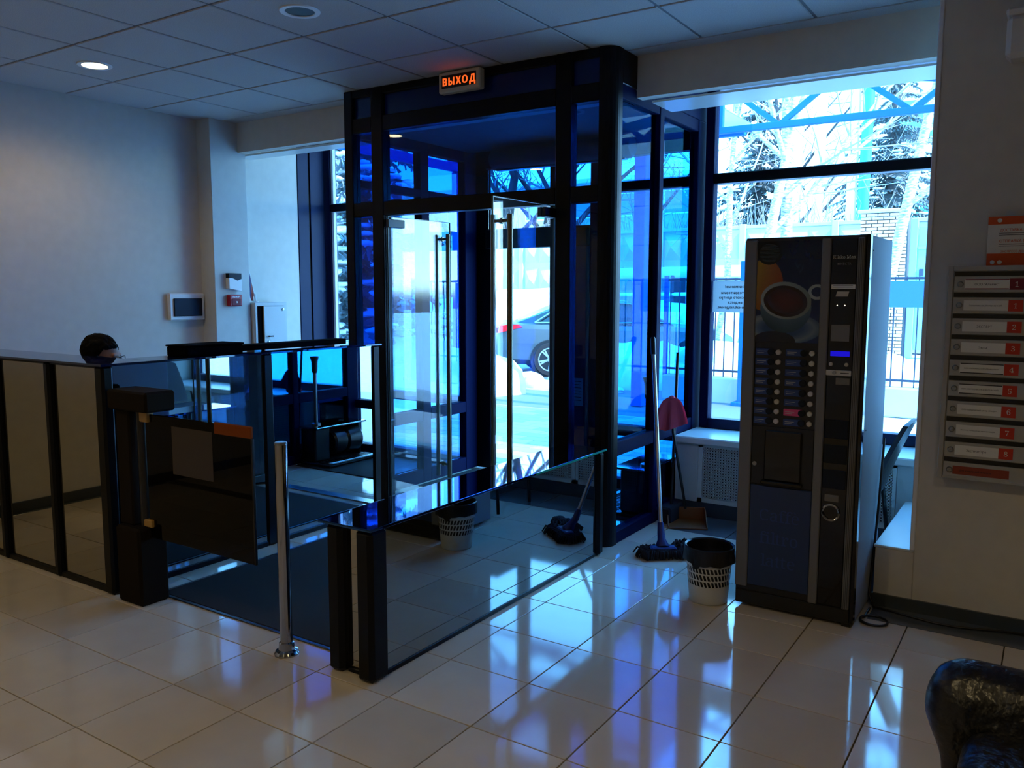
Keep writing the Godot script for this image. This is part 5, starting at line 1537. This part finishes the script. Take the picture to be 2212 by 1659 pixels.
func concrete_fence() -> void:
	var t := wthing("concrete_fence", "pale concrete panel fence with pyramid relief across the yard", "fence", Vector3(-8, GY, -25))
	# one panel: frame, and three rows of raised four-sided pyramids
	var st := mb()
	var w := 2.6
	var h := 2.05
	bb(st, Vector3(-w / 2 + 0.02, 0, -0.10), Vector3(w / 2 - 0.02, h, 0.0), 0.02)
	bb(st, Vector3(-w / 2 + 0.02, h - 0.10, 0.0), Vector3(w / 2 - 0.02, h, 0.07), 0.01)
	bb(st, Vector3(-w / 2 + 0.02, 0.0, 0.0), Vector3(w / 2 - 0.02, 0.12, 0.07), 0.01)
	for r in [[0.16, 0.92], [1.08, 1.86]]:
		for k in 4:
			var x0 := -w / 2 + 0.10 + 0.60 * k
			var x1 := x0 + 0.58
			var a := Vector3(x0, r[0], 0)
			var b := Vector3(x1, r[0], 0)
			var c := Vector3(x1, r[1], 0)
			var d := Vector3(x0, r[1], 0)
			var p := Vector3((x0 + x1) / 2, (r[0] + r[1]) / 2, 0.20)
			for f in [[a, b], [b, c], [c, d], [d, a]]: face(st, [f[0], f[1], p], Vector3(p.x, p.y, -0.1))
	var panel := st.commit()
	st = mb()
	bb(st, Vector3(-0.09, 0, -0.10), Vector3(0.09, 2.15, 0.10), 0.015)
	var post := st.commit()
	for k in 13:
		var x := -30.2 + 2.62 * k
		var o := put("fence_panel", panel, M.concrete, t)
		o.position = Vector3(x, 1.42, -25.0 + 0.05 * k) - t.position
		o = put("fence_post", post, M.concrete, t)
		o.position = Vector3(x - 1.31, 1.35, -25.0 + 0.05 * k) - t.position
	obj("footing", boxed(Vector3(-32, GY, -25.3), Vector3(3, 1.42, -24.2), 0.02), M.concrete, t)
	# brick gate pillar with single bricks, and the pale blue gate
	var b := wthing("brick_pillar", "pale brick gate pillar at the end of the concrete fence", "pillar", Vector3(-3.75, GY, -22.6))
	obj("core", boxed(Vector3(-4.29, GY, -23.2), Vector3(-3.21, 3.36, -22.53)), M.grout, b)
	var br := boxed(Vector3(-0.125, 0, -0.06), Vector3(0.125, 0.067, 0.06), 0.006).commit()
	for j in 42:
		var n := 4 if j % 2 == 0 else 5
		for i in n:
			var x := -4.29 + 0.27 * i + (0.135 if n == 4 else 0.0)
			var half: bool = n == 5 and (i == 0 or i == 4)
			var o := put("brick", br, M.brick, b)
			o.position = Vector3(clampf(x, -4.225, -3.275) if half else x, 0.085 * j + 0.0, -22.5) - Vector3(b.position.x, 0.0, b.position.z)
			if half: o.scale.x = 0.5
	obj("cap", boxed(Vector3(-4.36, 3.47, -23.25), Vector3(-3.14, 3.56, -22.4), 0.02), M.concrete, b)
	var g := wthing("yard_gate", "pale blue sheet metal gate right of the brick pillar", "gate", Vector3(-1.6, GY, -22.6))
	obj("gate_post", boxed(Vector3(-3.13, GY, -22.65), Vector3(-2.97, 3.3, -22.5), 0.01), M.gate_blue, g)
	for k in 2:
		obj("gate_leaf", boxed(Vector3(-2.95 + 1.6 * k, 0.1, -22.6), Vector3(-1.40 + 1.6 * k, 3.1, -22.54), 0.01), M.gate_blue, g)
		obj("frame_bar", boxed(Vector3(-2.95 + 1.6 * k, 2.55, -22.54), Vector3(-1.40 + 1.6 * k, 2.62, -22.5), 0.01), M.gate_blue, g)
	obj("lock_box", boxed(Vector3(-2.90, 1.9, -22.54), Vector3(-2.80, 2.08, -22.48), 0.01), M.fence_dark, g)
	# pipes on the fence
	t = wthing("gas_pipe", "thick white pipe running along the concrete fence", "pipe", Vector3(-8, 1.8, -23.5))
	st = mb()
	tube(st, [Vector3(-14, 2.05, -23.4), Vector3(-6.4, 2.12, -23.4)], 0.17, 14)
	obj("pipe", st, M.pipe_white, t)
	st = mb()
	tube(st, [Vector3(-14, 1.42, -23.3), Vector3(-6.75, 1.46, -23.3), Vector3(-6.6, 1.52, -23.3), Vector3(-6.52, 1.68, -23.3), Vector3(-6.45, 1.80, -23.3), Vector3(-6.2, 1.86, -23.3), Vector3(-4.5, 1.90, -23.3)], 0.06, 10)
	obj("thin_pipe", st, M.pipe_white, t)
	for x in [-12.0, -9.6, -7.2]:
		obj("bracket", boxed(Vector3(x - 0.05, GY + 0.9, -24.2), Vector3(x + 0.05, 2.0, -23.25), 0.01), M.fence_dark, t)
	for p in [["pale", -7.0, M.pipe_white, "leftmost pale round mast standing behind the concrete fence"], ["pale", -6.35, M.pipe_white, "second pale mast from the left behind the concrete fence"], ["turquoise", -5.05, M.turquoise, "turquoise and white mast standing behind the concrete fence"]]:
		var c := wthing("mast", p[3], "mast", Vector3(p[1], GY, -26.4), "masts behind the concrete fence")
		st = mb()
		tube(st, [Vector3(p[1], GY, -26.4), Vector3(p[1] + 0.12, 9.0, -26.4)], [0.17, 0.15], 16)
		obj("shaft", st, p[2], c)
		if p[0] == "turquoise": obj("white_side", boxed(Vector3(p[1] - 0.42, GY, -26.55), Vector3(p[1] - 0.15, 8.8, -26.35), 0.03), M.pipe_white, c)
		obj("base", boxed(Vector3(p[1] - 0.3, GY - 0.02, -26.7), Vector3(p[1] + 0.3, 0.3, -26.1), 0.03), M.concrete, c)

func bar_fences() -> void:
	# dark bar fence on a low wall; the right run carries blue boards
	for q in [[-5.0, 1.6, -11.9, "dark metal bar fence on a low wall outside the right window"], [-16.0, -9.6, -12.6, "dark metal bar fence left of the parked car"]]:
		var t := wthing("bar_fence", q[3], "fence", Vector3((q[0] + q[1]) / 2, GY, q[2]), "dark bar fences in the yard")
		obj("low_wall", boxed(Vector3(q[0], GY - 0.02, q[2] - 0.12), Vector3(q[1], 0.27, q[2] + 0.12), 0.02), M.concrete, t)
		for y in [0.36, 1.70]:
			obj("rail", boxed(Vector3(q[0], y - 0.016, q[2] - 0.016), Vector3(q[1], y + 0.016, q[2] + 0.016), 0.003), M.fence_dark, t)
		var bm := boxed(Vector3(-0.008, 0.27, -0.008), Vector3(0.008, 1.72, 0.008)).commit()
		var x: float = q[0] + 0.07
		while x < q[1]:
			put("bar", bm, M.fence_dark, t).position = Vector3(x, 0, q[2]) - Vector3(t.position.x, t.position.y, t.position.z)
			x += 0.142
		var k: float = q[0]
		while k <= q[1] + 0.01:
			obj("post", boxed(Vector3(k - 0.03, GY, q[2] - 0.03), Vector3(k + 0.03, 1.76, q[2] + 0.03), 0.004), M.truss_blue, t)
			k += 2.2
	var s := wthing("fence_board", "blue board fixed to the bar fence right of the coffee machine", "board", Vector3(-1.5, 1.32, -11.8))
	obj("board", boxed(Vector3(-2.3, 1.32, -11.878), Vector3(0.6, 1.665, -11.86), 0.003), M.board_blue, s)
	s = wthing("gate_column", "square blue steel column at the end of the bar fence", "column", Vector3(-3.70, GY, -11.68))
	obj("shaft", boxed(Vector3(-3.77, GY, -11.76), Vector3(-3.62, 1.95, -11.60), 0.008), M.truss_blue, s)
	obj("foot", boxed(Vector3(-3.84, GY - 0.01, -11.82), Vector3(-3.56, GY + 0.05, -11.55), 0.006), M.truss_blue, s)

func canopy() -> void:
	var t := wthing("canopy", "blue steel entrance canopy with a lattice truss and blue sheets", "canopy", Vector3(-4.9, GY, -10.0))
	var B: Material = M.truss_blue
	var z := -9.5
	for x in [-4.93, -8.1]:
		obj("column", boxed(Vector3(x - 0.085, GY, -10.88), Vector3(x + 0.085, 3.40, -10.71), 0.01), B, t)
	# truss nearest the window: chords and diagonals
	var yb := 3.355
	var yt := 3.86
	obj("bottom_chord", boxed(Vector3(-3.45, yb - 0.035, z - 0.035), Vector3(3.4, yb + 0.035, z + 0.035), 0.004), B, t)
	obj("top_chord", boxed(Vector3(-3.45, yt - 0.035, z - 0.035), Vector3(3.4, yt + 0.035, z + 0.035), 0.004), B, t)
	var st := mb()
	bar(st, Vector3(-3.37, yb, z), Vector3(-3.37, yt, z), 0.06, 0.06)
	obj("upright", st, B, t)
	for k in 5:
		var x := -2.70 + 1.33 * k
		for s in [-0.665, 0.665]:
			st = mb()
			bar(st, Vector3(x, yb, z), Vector3(x + s, yt, z), 0.055, 0.055)
			obj("diagonal", st, B, t)
	# chords over the path, running out from the facade
	for x in [-4.93, -8.1]:
		obj("long_beam", boxed(Vector3(x - 0.06, 3.40, -10.95), Vector3(x + 0.06, 3.52, -6.05), 0.008), B, t)
	for zz in [-6.6, -8.1, -10.8]:
		obj("cross_beam", boxed(Vector3(-8.3, 3.52, zz - 0.05), Vector3(-3.5, 3.62, zz + 0.05), 0.008), B, t)
	for k in 3:
		var x0 := -8.25 + 1.62 * k
		obj("roof_sheet", boxed(Vector3(x0 + 0.01, 3.63, -11.1), Vector3(x0 + 1.61, 3.645, -6.05)), M.canopy_blue, t)
	for k in 3:
		st = mb()
		var x0 := -1.75 + 1.6 * k
		obj("roof_sheet", boxed(Vector3(x0 + 0.01, 3.640, -8.98), Vector3(x0 + 1.59, 3.655, -6.6)), M.canopy_blue, t)
	st = mb()
	bar(st, Vector3(-2.1, 3.72, -9.05), Vector3(1.4, 3.20, -9.05), 0.10, 0.08)
	obj("cross_beam", st, B, t)

# branching bare tree as one trunk mesh and one twig mesh
func branch(st: SurfaceTool, tw: SurfaceTool, r: RandomNumberGenerator, p: Vector3, d: Vector3, l: float, w: float, depth: int, droop: float) -> void:
	var pts := [p]
	var rad := [w]
	var q := p
	var dir := d
	var n := 4 if depth > 1 else 3
	for k in n:
		dir = (dir + Vector3(r.randf_range(-1, 1), r.randf_range(-0.5, 0.7) - droop, r.randf_range(-1, 1)) * 0.13).normalized()
		q += dir * l / n
		pts.append(q)
		rad.append(w * (1.0 - 0.72 * (k + 1) / n))
	tube(st if depth > 1 else tw, pts, rad, 7 if depth > 2 else (5 if depth > 1 else 3), false)
	if depth == 0: return
	var kids := 9 if depth > 2 else (6 if depth > 1 else 5)
	for k in kids:
		var u := lerpf(0.28 if depth > 2 else 0.15, 0.98, (k + r.randf() * 0.6) / kids)
		var i := mini(int(u * n), n - 1)
		var at: Vector3 = pts[i].lerp(pts[i + 1], u * n - i)
		var out := dir.cross(Vector3(r.randf_range(-1, 1), r.randf_range(-1, 1), r.randf_range(-1, 1)).normalized()).normalized()
		branch(st, tw, r, at, (d * 0.55 + out * 0.8 + Vector3.UP * 0.25).normalized(), l * r.randf_range(0.34, 0.5), w * lerpf(0.5, 0.28, u), depth - 1, droop)

func bare_tree(called: String, label: String, at: Vector3, tall: float, w: float, bark: Material, seed_: int, lean := Vector3.ZERO, group := "") -> void:
	var t := wthing(called, label, "tree", at, group)
	var r := RandomNumberGenerator.new()
	r.seed = seed_
	var st := mb()
	var tw := mb()
	branch(st, tw, r, at - Vector3(0, 0.05, 0), (Vector3.UP + lean).normalized(), tall, w, 3, 0.05)
	obj("trunk", st, bark, t)
	obj("twigs", tw, M.twig, t).set_meta("kind", "stuff")

func spruce(label: String, at: Vector3, tall: float, wide: float, needle: Material, snowy: float, seed_: int, first := 0.06) -> void:
	var t := wthing("spruce", label, "tree", at, "spruces outside the windows")
	var r := RandomNumberGenerator.new()
	r.seed = seed_
	var st := mb()
	tube(st, [at, at + Vector3(0, tall, 0)], [0.02 * tall, 0.01], 8, false)
	obj("trunk", st, M.dark_bark, t)
	st = mb()
	var sn := mb()
	var rows := int(tall * 4.2)
	for j in rows:
		var v := float(j) / rows
		if v < first: continue
		var l0 := wide * (1.0 - v) + 0.12
		for k in int(lerpf(13, 5, v)):
			v = clampf((j + r.randf_range(-1.5, 1.5)) / rows, first, 0.99)
			var a := r.randf() * TAU
			var l := l0 * r.randf_range(0.75, 1.1)
			var d := Vector3(cos(a), 0, sin(a))
			var p := at + Vector3(0, tall * v, 0)
			var s := d.cross(Vector3.UP)
			var n := maxi(4, int(l * 9))
			for i in n:
				var u := (i + 0.5) / n
				var c := p + d * l * u + Vector3(0, -0.28 * l * u * u + 0.05 * u, 0)
				for sg in [-1.0, 1.0]:
					# flat drooping side spray with a ragged end
					var e: Vector3 = c + s * sg * (0.06 + 0.22 * l * (1.0 - u) * r.randf_range(0.5, 1.0)) + d * 0.12 - Vector3(0, r.randf_range(0.03, 0.14), 0)
					var m := d * 0.035
					tri(st, c - m, c + m, e, Vector3.UP)
					tri(st, c, e, (c + e) / 2 - Vector3(0, 0.09, 0), s.cross(d) * -1.0)
			if r.randf() < snowy:
				for u in [0.45, 0.8]:
					blob(sn, p + d * l * u + Vector3(0, -0.28 * l * u * u + 0.06, 0), Vector3(0.10 + 0.05 * l, 0.045, 0.09 + 0.03 * l), 0.4, r.randi() % 100, 7, 4)
	obj("needles", st, needle, t).set_meta("kind", "stuff")
	if snowy > 0: obj("snow_load", sn, M.snow, t).set_meta("kind", "stuff")

func trees() -> void:
	var g := "birches along the concrete fence"
	var gb := "bare trees behind the concrete fence"
	bare_tree("birch", "slender birch left of the window's other birches, beside the mullion", Vector3(-5.55, GY, -15.6), 7.5, 0.085, M.birch_bark, 11, Vector3(0.02, 0, 0), g)
	bare_tree("birch", "leaning white birch second from the left in the right window", Vector3(-5.0, GY, -15.2), 9.0, 0.125, M.birch_bark, 12, Vector3(0.075, 0, 0), g)
	bare_tree("birch", "white birch in the middle of the right window, above the machine", Vector3(-4.25, GY, -16.0), 10.0, 0.135, M.birch_bark, 13, Vector3(0.08, 0, 0), g)
	bare_tree("birch", "rightmost white birch, in front of the brick gate pillar", Vector3(-2.95, GY, -16.4), 10.0, 0.125, M.birch_bark, 14, Vector3(0.055, 0, 0), g)
	bare_tree("bare_tree", "dark bare tree behind the fence, left in the doorway view", Vector3(-18.6, GY, -27.3), 11.0, 0.26, M.dark_bark, 21, Vector3.ZERO, gb)
	bare_tree("bare_tree", "dark bare tree behind the fence, middle of the doorway view", Vector3(-17.4, GY, -28.4), 12.0, 0.30, M.dark_bark, 22, Vector3(-0.06, 0, 0), gb)
	bare_tree("bare_tree", "dark bare tree behind the fence, right in the doorway view", Vector3(-16.2, GY, -27.6), 12.0, 0.28, M.dark_bark, 23, Vector3(0.05, 0, 0), gb)
	bare_tree("bare_tree", "dark bare tree seen through the blue side panes", Vector3(-13.2, GY, -28.0), 10.0, 0.22, M.dark_bark, 24, Vector3.ZERO, gb)
	bare_tree("bare_tree", "bare grey tree behind the turquoise mast", Vector3(-7.9, GY, -28.0), 9.0, 0.16, M.dark_bark, 25, Vector3.ZERO, gb)
	spruce("tall snow-laden spruce close outside the narrow left window", Vector3(-9.75, GY, -10.3), 8.5, 1.9, M.needles, 0.9, 31)
	spruce("snowy spruce farther left outside the narrow left window", Vector3(-13.6, GY, -13.6), 9.0, 2.1, M.needles, 0.7, 32)
	spruce("dark spruce behind the fence above the machine's left side", Vector3(-9.2, GY, -30.0), 11.0, 2.6, M.needles_dark, 0.15, 33)
	spruce("dark spruce behind the turquoise mast", Vector3(-5.0, GY, -31.0), 11.5, 3.0, M.needles_dark, 0.12, 34)
	# thicket of thin stems behind the fence
	for q in [[-12.5, -4.2, "tangle of bare grey shrubs behind the fence in the window"], [-24.0, -12.5, "tangle of bare shrubs behind the fence beyond the doorway"]]:
		var st := mb()
		var r := RandomNumberGenerator.new()
		r.seed = int(-q[0] * 10)
		for k in 1500:
			var p := Vector3(r.randf_range(q[0], q[1]), GY, r.randf_range(-27.5, -25.6))
			var d := Vector3(r.randf_range(-0.5, 0.5), 1, r.randf_range(-0.3, 0.3)).normalized()
			p += d * r.randf_range(0.0, 2.6)
			var b := p + d * r.randf_range(1.2, 2.6) + Vector3(r.randf_range(-0.7, 0.7), 0, 0)
			tube(st, [p, (p + b) / 2 + Vector3(r.randf_range(-0.15, 0.15), 0, 0), b], [0.018, 0.014, 0.005], 3, false)
		tag(obj("shrub_thicket", st, M.twig), q[2], "shrub", "", "stuff")

func buildings() -> void:
	var t := wthing("panel_building", "pale panel building behind the yard gate and birches", "building", Vector3(2, GY, -41))
	obj("wall", boxed(Vector3(-9.5, GY, -50), Vector3(16, 16, -40.12)), M.building_white, t)
	for j in 8:
		for i in 9:
			var x0 := -9.5 + 2.83 * i
			var y0 := GY + 2.0 * j
			var win: bool = j in [2, 4, 6] and i % 2 == 1
			if not win: obj("wall_panel", boxed(Vector3(x0 + 0.02, y0 + 0.02, -40.12), Vector3(x0 + 2.81, y0 + 1.98, -40.0), 0.015), M.building_white, t)
			else:
				var w := obj("window", boxed(Vector3(x0 + 0.25, y0 + 0.1, -40.11), Vector3(x0 + 2.55, y0 + 1.9, -40.06), 0.02), M.strip_white, t)
				for k in 2: obj("pane", boxed(Vector3(x0 + 0.36 + 1.05 * k, y0 + 0.22, -40.07), Vector3(x0 + 1.36 + 1.05 * k, y0 + 1.78, -40.05)), M.building_glass, w)
	obj("cornice", boxed(Vector3(-9.7, 15.9, -50), Vector3(16.2, 16.3, -39.8), 0.03), M.building_white, t)
	t = wthing("grey_building", "long grey building far behind the trees left of the yard", "building", Vector3(-34, GY, -52))
	obj("wall", boxed(Vector3(-52, GY, -58), Vector3(-19, 9, -52.1)), M.concrete, t)
	for i in 9:
		for j in 3:
			var w := obj("window", boxed(Vector3(-51 + 3.6 * i, 1.2 + 2.7 * j, -52.1), Vector3(-49 + 3.6 * i, 2.8 + 2.7 * j, -52.04)), M.strip_white, t)
			obj("pane", boxed(Vector3(-50.9 + 3.6 * i, 1.3 + 2.7 * j, -52.05), Vector3(-49.1 + 3.6 * i, 2.7 + 2.7 * j, -52.03)), M.building_glass, w)
	obj("roof", boxed(Vector3(-52.3, 9, -58.3), Vector3(-18.7, 9.3, -51.8), 0.03), M.snow, t)

func car() -> void:
	# local +x is forward, right side towards +z; rear axle at x = 0
	var t := thing("car", "dark saloon car parked outside the open doorway, rear lights showing", "car", Vector3(-8.64, GY, -14.35), 0.66)
	# stations: x, floor, belt height, half width low, half width belt
	var S := [[-1.02, 0.42, 0.72, 0.70, 0.66], [-0.98, 0.30, 0.95, 0.82, 0.76], [-0.80, 0.24, 1.02, 0.88, 0.82], [-0.30, 0.22, 1.01, 0.91, 0.85], [0.5, 0.20, 0.99, 0.92, 0.87], [1.5, 0.20, 0.97, 0.92, 0.87], [2.3, 0.20, 0.96, 0.91, 0.86], [2.9, 0.21, 0.93, 0.90, 0.82], [3.4, 0.24, 0.86, 0.86, 0.76], [3.66, 0.30, 0.74, 0.76, 0.66], [3.72, 0.42, 0.60, 0.62, 0.56]]
	var st := mb()
	var rings := []
	for s in S:
		var m: float = (s[1] + s[2]) / 2
		var ring := []
		for p in [[0.0, s[1]], [s[3] * 0.86, s[1]], [s[3], s[1] + 0.10], [s[3] + 0.012, m + 0.02], [s[4] + 0.035, s[2] - 0.10], [s[4], s[2] - 0.015], [s[4] * 0.8, s[2] + 0.015], [0.0, s[2] + 0.03]]: ring.append(Vector3(s[0], p[1], p[0]))
		rings.append(ring)
	loft(st, rings)
	obj("body", st, M.car_paint, t)
	# cabin: glass band, then the roof over it
	st = mb()
	rings = []
	for c in [[-0.62, 1.02, 0.70, 1.03, 0.66], [0.25, 1.0, 0.80, 1.36, 0.62], [1.0, 0.99, 0.81, 1.43, 0.62], [1.6, 0.98, 0.81, 1.41, 0.61], [2.45, 0.96, 0.76, 0.98, 0.72]]:
		rings.append([Vector3(c[0], c[1] - 0.05, 0), Vector3(c[0], c[1] - 0.05, c[2]), Vector3(c[0], c[1], c[2]), Vector3(c[0], c[3] - 0.02, c[4]), Vector3(c[0], c[3], c[4] - 0.06), Vector3(c[0], c[3] + 0.01, 0)])
	loft(st, rings)
	obj("cabin_glass", st, M.car_glass, t)
	st = mb()
	rings = []
	for c in [[-0.55, 1.05, 0.60], [0.05, 1.30, 0.61], [0.25, 1.375, 0.625], [1.0, 1.445, 0.63], [1.6, 1.425, 0.62], [1.78, 1.36, 0.60]]:
		rings.append([Vector3(c[0], c[1] - 0.03, 0), Vector3(c[0], c[1] - 0.03, c[2]), Vector3(c[0], c[1] + 0.0, c[2] - 0.03), Vector3(c[0], c[1] + 0.025, 0)])
	loft(st, rings)
	obj("roof", st, M.car_paint, t)
	for s in [-1.0, 1.0]:
		st = mb()
		tube(st, [Vector3(-0.28, 1.03, s * 0.80), Vector3(0.2, 1.32, s * 0.68), Vector3(1.0, 1.42, s * 0.655), Vector3(1.6, 1.39, s * 0.65), Vector3(2.3, 1.02, s * 0.78), Vector3(0.9, 1.02, s * 0.83), Vector3(-0.28, 1.03, s * 0.80)], 0.016, 6)
		obj("window_trim", st, M.chrome, t)
		st = mb()
		tube(st, [Vector3(0.85, 1.03, s * 0.82), Vector3(0.82, 1.41, s * 0.64)], 0.03, 6)
		obj("pillar", st, M.car_paint, t)
		st = mb()
		var lamp := PackedVector2Array([Vector2(-1.0, 0.83), Vector2(-0.52, 0.95), Vector2(-0.60, 1.0), Vector2(-0.95, 0.98)])
		prism(st, lamp, 0.10 * s, Transform3D(Basis.IDENTITY, Vector3(0, 0, s * 0.78)))
		obj("tail_light", st, M.tail_red, t)
		st = mb()
		bx(st, Vector3(-0.99, 0.885, s * 0.56), Vector3(0.06, 0.12, 0.36), 0.02)
		obj("tail_light", st, M.tail_red, t)
		st = mb()
		lathe(st, [Vector2(0.035, 0.0), Vector2(0.042, 0.0), Vector2(0.042, 0.12), Vector2(0.035, 0.12), Vector2(0.035, 0.0)], 14, turned(Vector3(-0.94, 0.30, s * 0.55), Vector3.UP, Vector3.LEFT))
		obj("exhaust_pipe", st, M.chrome, t)
		for x in [0.0, 2.75]:
			st = mb()
			# arch: a dark recess ring and a proud lip
			lathe(st, [Vector2(0.0, 0.02), Vector2(0.375, 0.02), Vector2(0.375, 0.0)], 28, turned(Vector3(x, 0.33, s * 0.912), Vector3.RIGHT, Vector3(0, 0, s)))
			obj("wheel_arch", st, M.black_plastic, t)
			st = mb()
			lathe(st, [Vector2(0.20, -0.10), Vector2(0.31, -0.10), Vector2(0.328, -0.06), Vector2(0.328, 0.06), Vector2(0.305, 0.09), Vector2(0.225, 0.085), Vector2(0.22, 0.03), Vector2(0.0, 0.03)], 30, turned(Vector3(x, 0.33, s * 0.86), Vector3.RIGHT, Vector3(0, 0, s)))
			var w := obj("wheel", st, M.tyre, t)
			st = mb()
			var xf := turned(Vector3(x, 0.33, s * 0.86), Vector3.RIGHT, Vector3(0, 0, s))
			lathe(st, [Vector2(0.20, 0.05), Vector2(0.205, 0.088), Vector2(0.225, 0.09), Vector2(0.228, 0.08)], 30, xf)
			lathe(st, [Vector2(0.055, 0.05), Vector2(0.05, 0.088), Vector2(0.0, 0.092)], 16, xf)
			for k in 5:
				var a := TAU * k / 5 + 0.3
				for e in [-0.13, 0.13]:
					bar(st, xf * Vector3(cos(a) * 0.04, 0.078, sin(a) * 0.04), xf * Vector3(cos(a + e) * 0.215, 0.078, sin(a + e) * 0.215), 0.030, 0.022, 0.004)
			obj("rim", st, M.alu, w)
	obj("bumper", boxed(Vector3(-1.06, 0.34, -0.72), Vector3(-0.95, 0.60, 0.72), 0.05), M.car_paint, t)
	obj("number_plate", boxed(Vector3(-1.045, 0.76, -0.26), Vector3(-1.02, 0.87, 0.26), 0.004), M.strip_white, t)
	obj("chrome_bar", boxed(Vector3(-1.03, 0.895, -0.36), Vector3(-1.0, 0.925, 0.36), 0.008), M.chrome, t)

# skin over half-sections (z >= 0), mirrored to the other side, ends closed
func loft(st: SurfaceTool, rings: Array) -> void:
	for s in [1.0, -1.0]:
		var f := Vector3(1, 1, s)
		for i in rings.size() - 1:
			var mid := Vector3.ZERO
			for p in rings[i]: mid += p
			mid = Vector3(mid.x / rings[i].size(), mid.y / rings[i].size(), 0)
			for k in rings[i].size() - 1:
				var pts := [rings[i][k] * f, rings[i][k + 1] * f, rings[i + 1][k + 1] * f, rings[i + 1][k] * f]
				face(st, [pts[0], pts[1], pts[2]], mid)
				face(st, [pts[0], pts[2], pts[3]], mid)
		for e in [0, rings.size() - 1]:
			var n := Vector3(-1 if e == 0 else 1, 0, 0)
			for k in range(1, rings[e].size() - 1): tri(st, rings[e][0] * f, rings[e][k] * f, rings[e][k + 1] * f, n)

# ---------------------------------------------------------------- everything
func _ready() -> void:
	rng.seed = 20
	ready_camera_and_light()
	materials()
	room()
	facade()
	vestibule()
	leaf("door_1", "left frameless glass door leaf swung into the vestibule", Vector3(-3.875, 0, ZV - 0.03), PI / 2 - 0.07, 2.028, 0.64, 1.0)
	leaf("door_2", "right frameless glass door leaf swung into the lobby", Vector3(-2.555, 0, ZV - 0.03), -PI / 2 - 0.02, 2.028, 0.63, -1.0)
	yard()
	concrete_fence()
	bar_fences()
	canopy()
	buildings()
	trees()
	car()
	left_barrier()
	right_barrier()
	turnstile()
	stanchion()
	coffee_machine()
	mailboxes()
	radiator_cabinet()
	armchair()
	visitor_chair()
	guard()
	floor_mats()
	shoe_machine()
	wastebasket()
	mop()
	dustpan()
	downlight(Vector3(-5.0145, CEIL, -2.99), true, "lit round ceiling downlight at the upper left")
	downlight(Vector3(-3.2145, CEIL, -2.99), false, "unlit round ceiling downlight left of the exit sign")
	var more := [[-5.0145, -0.59, "lit ceiling downlight over the left wall, mirrored in the vestibule glass"], [-5.0145, 1.81, "lit ceiling downlight in the far left corner behind the camera"], [-1.41, 1.81, "lit ceiling downlight behind the camera near the back wall"], [-1.41, -0.59, "lit ceiling downlight above and left of the camera"], [0.39, -0.59, "lit ceiling downlight above the leather armchair"]]
	for p in more: downlight(Vector3(p[0], CEIL, p[1]), true, p[2])
	exit_sign()
	wall_fittings()
	notices()
	cables()
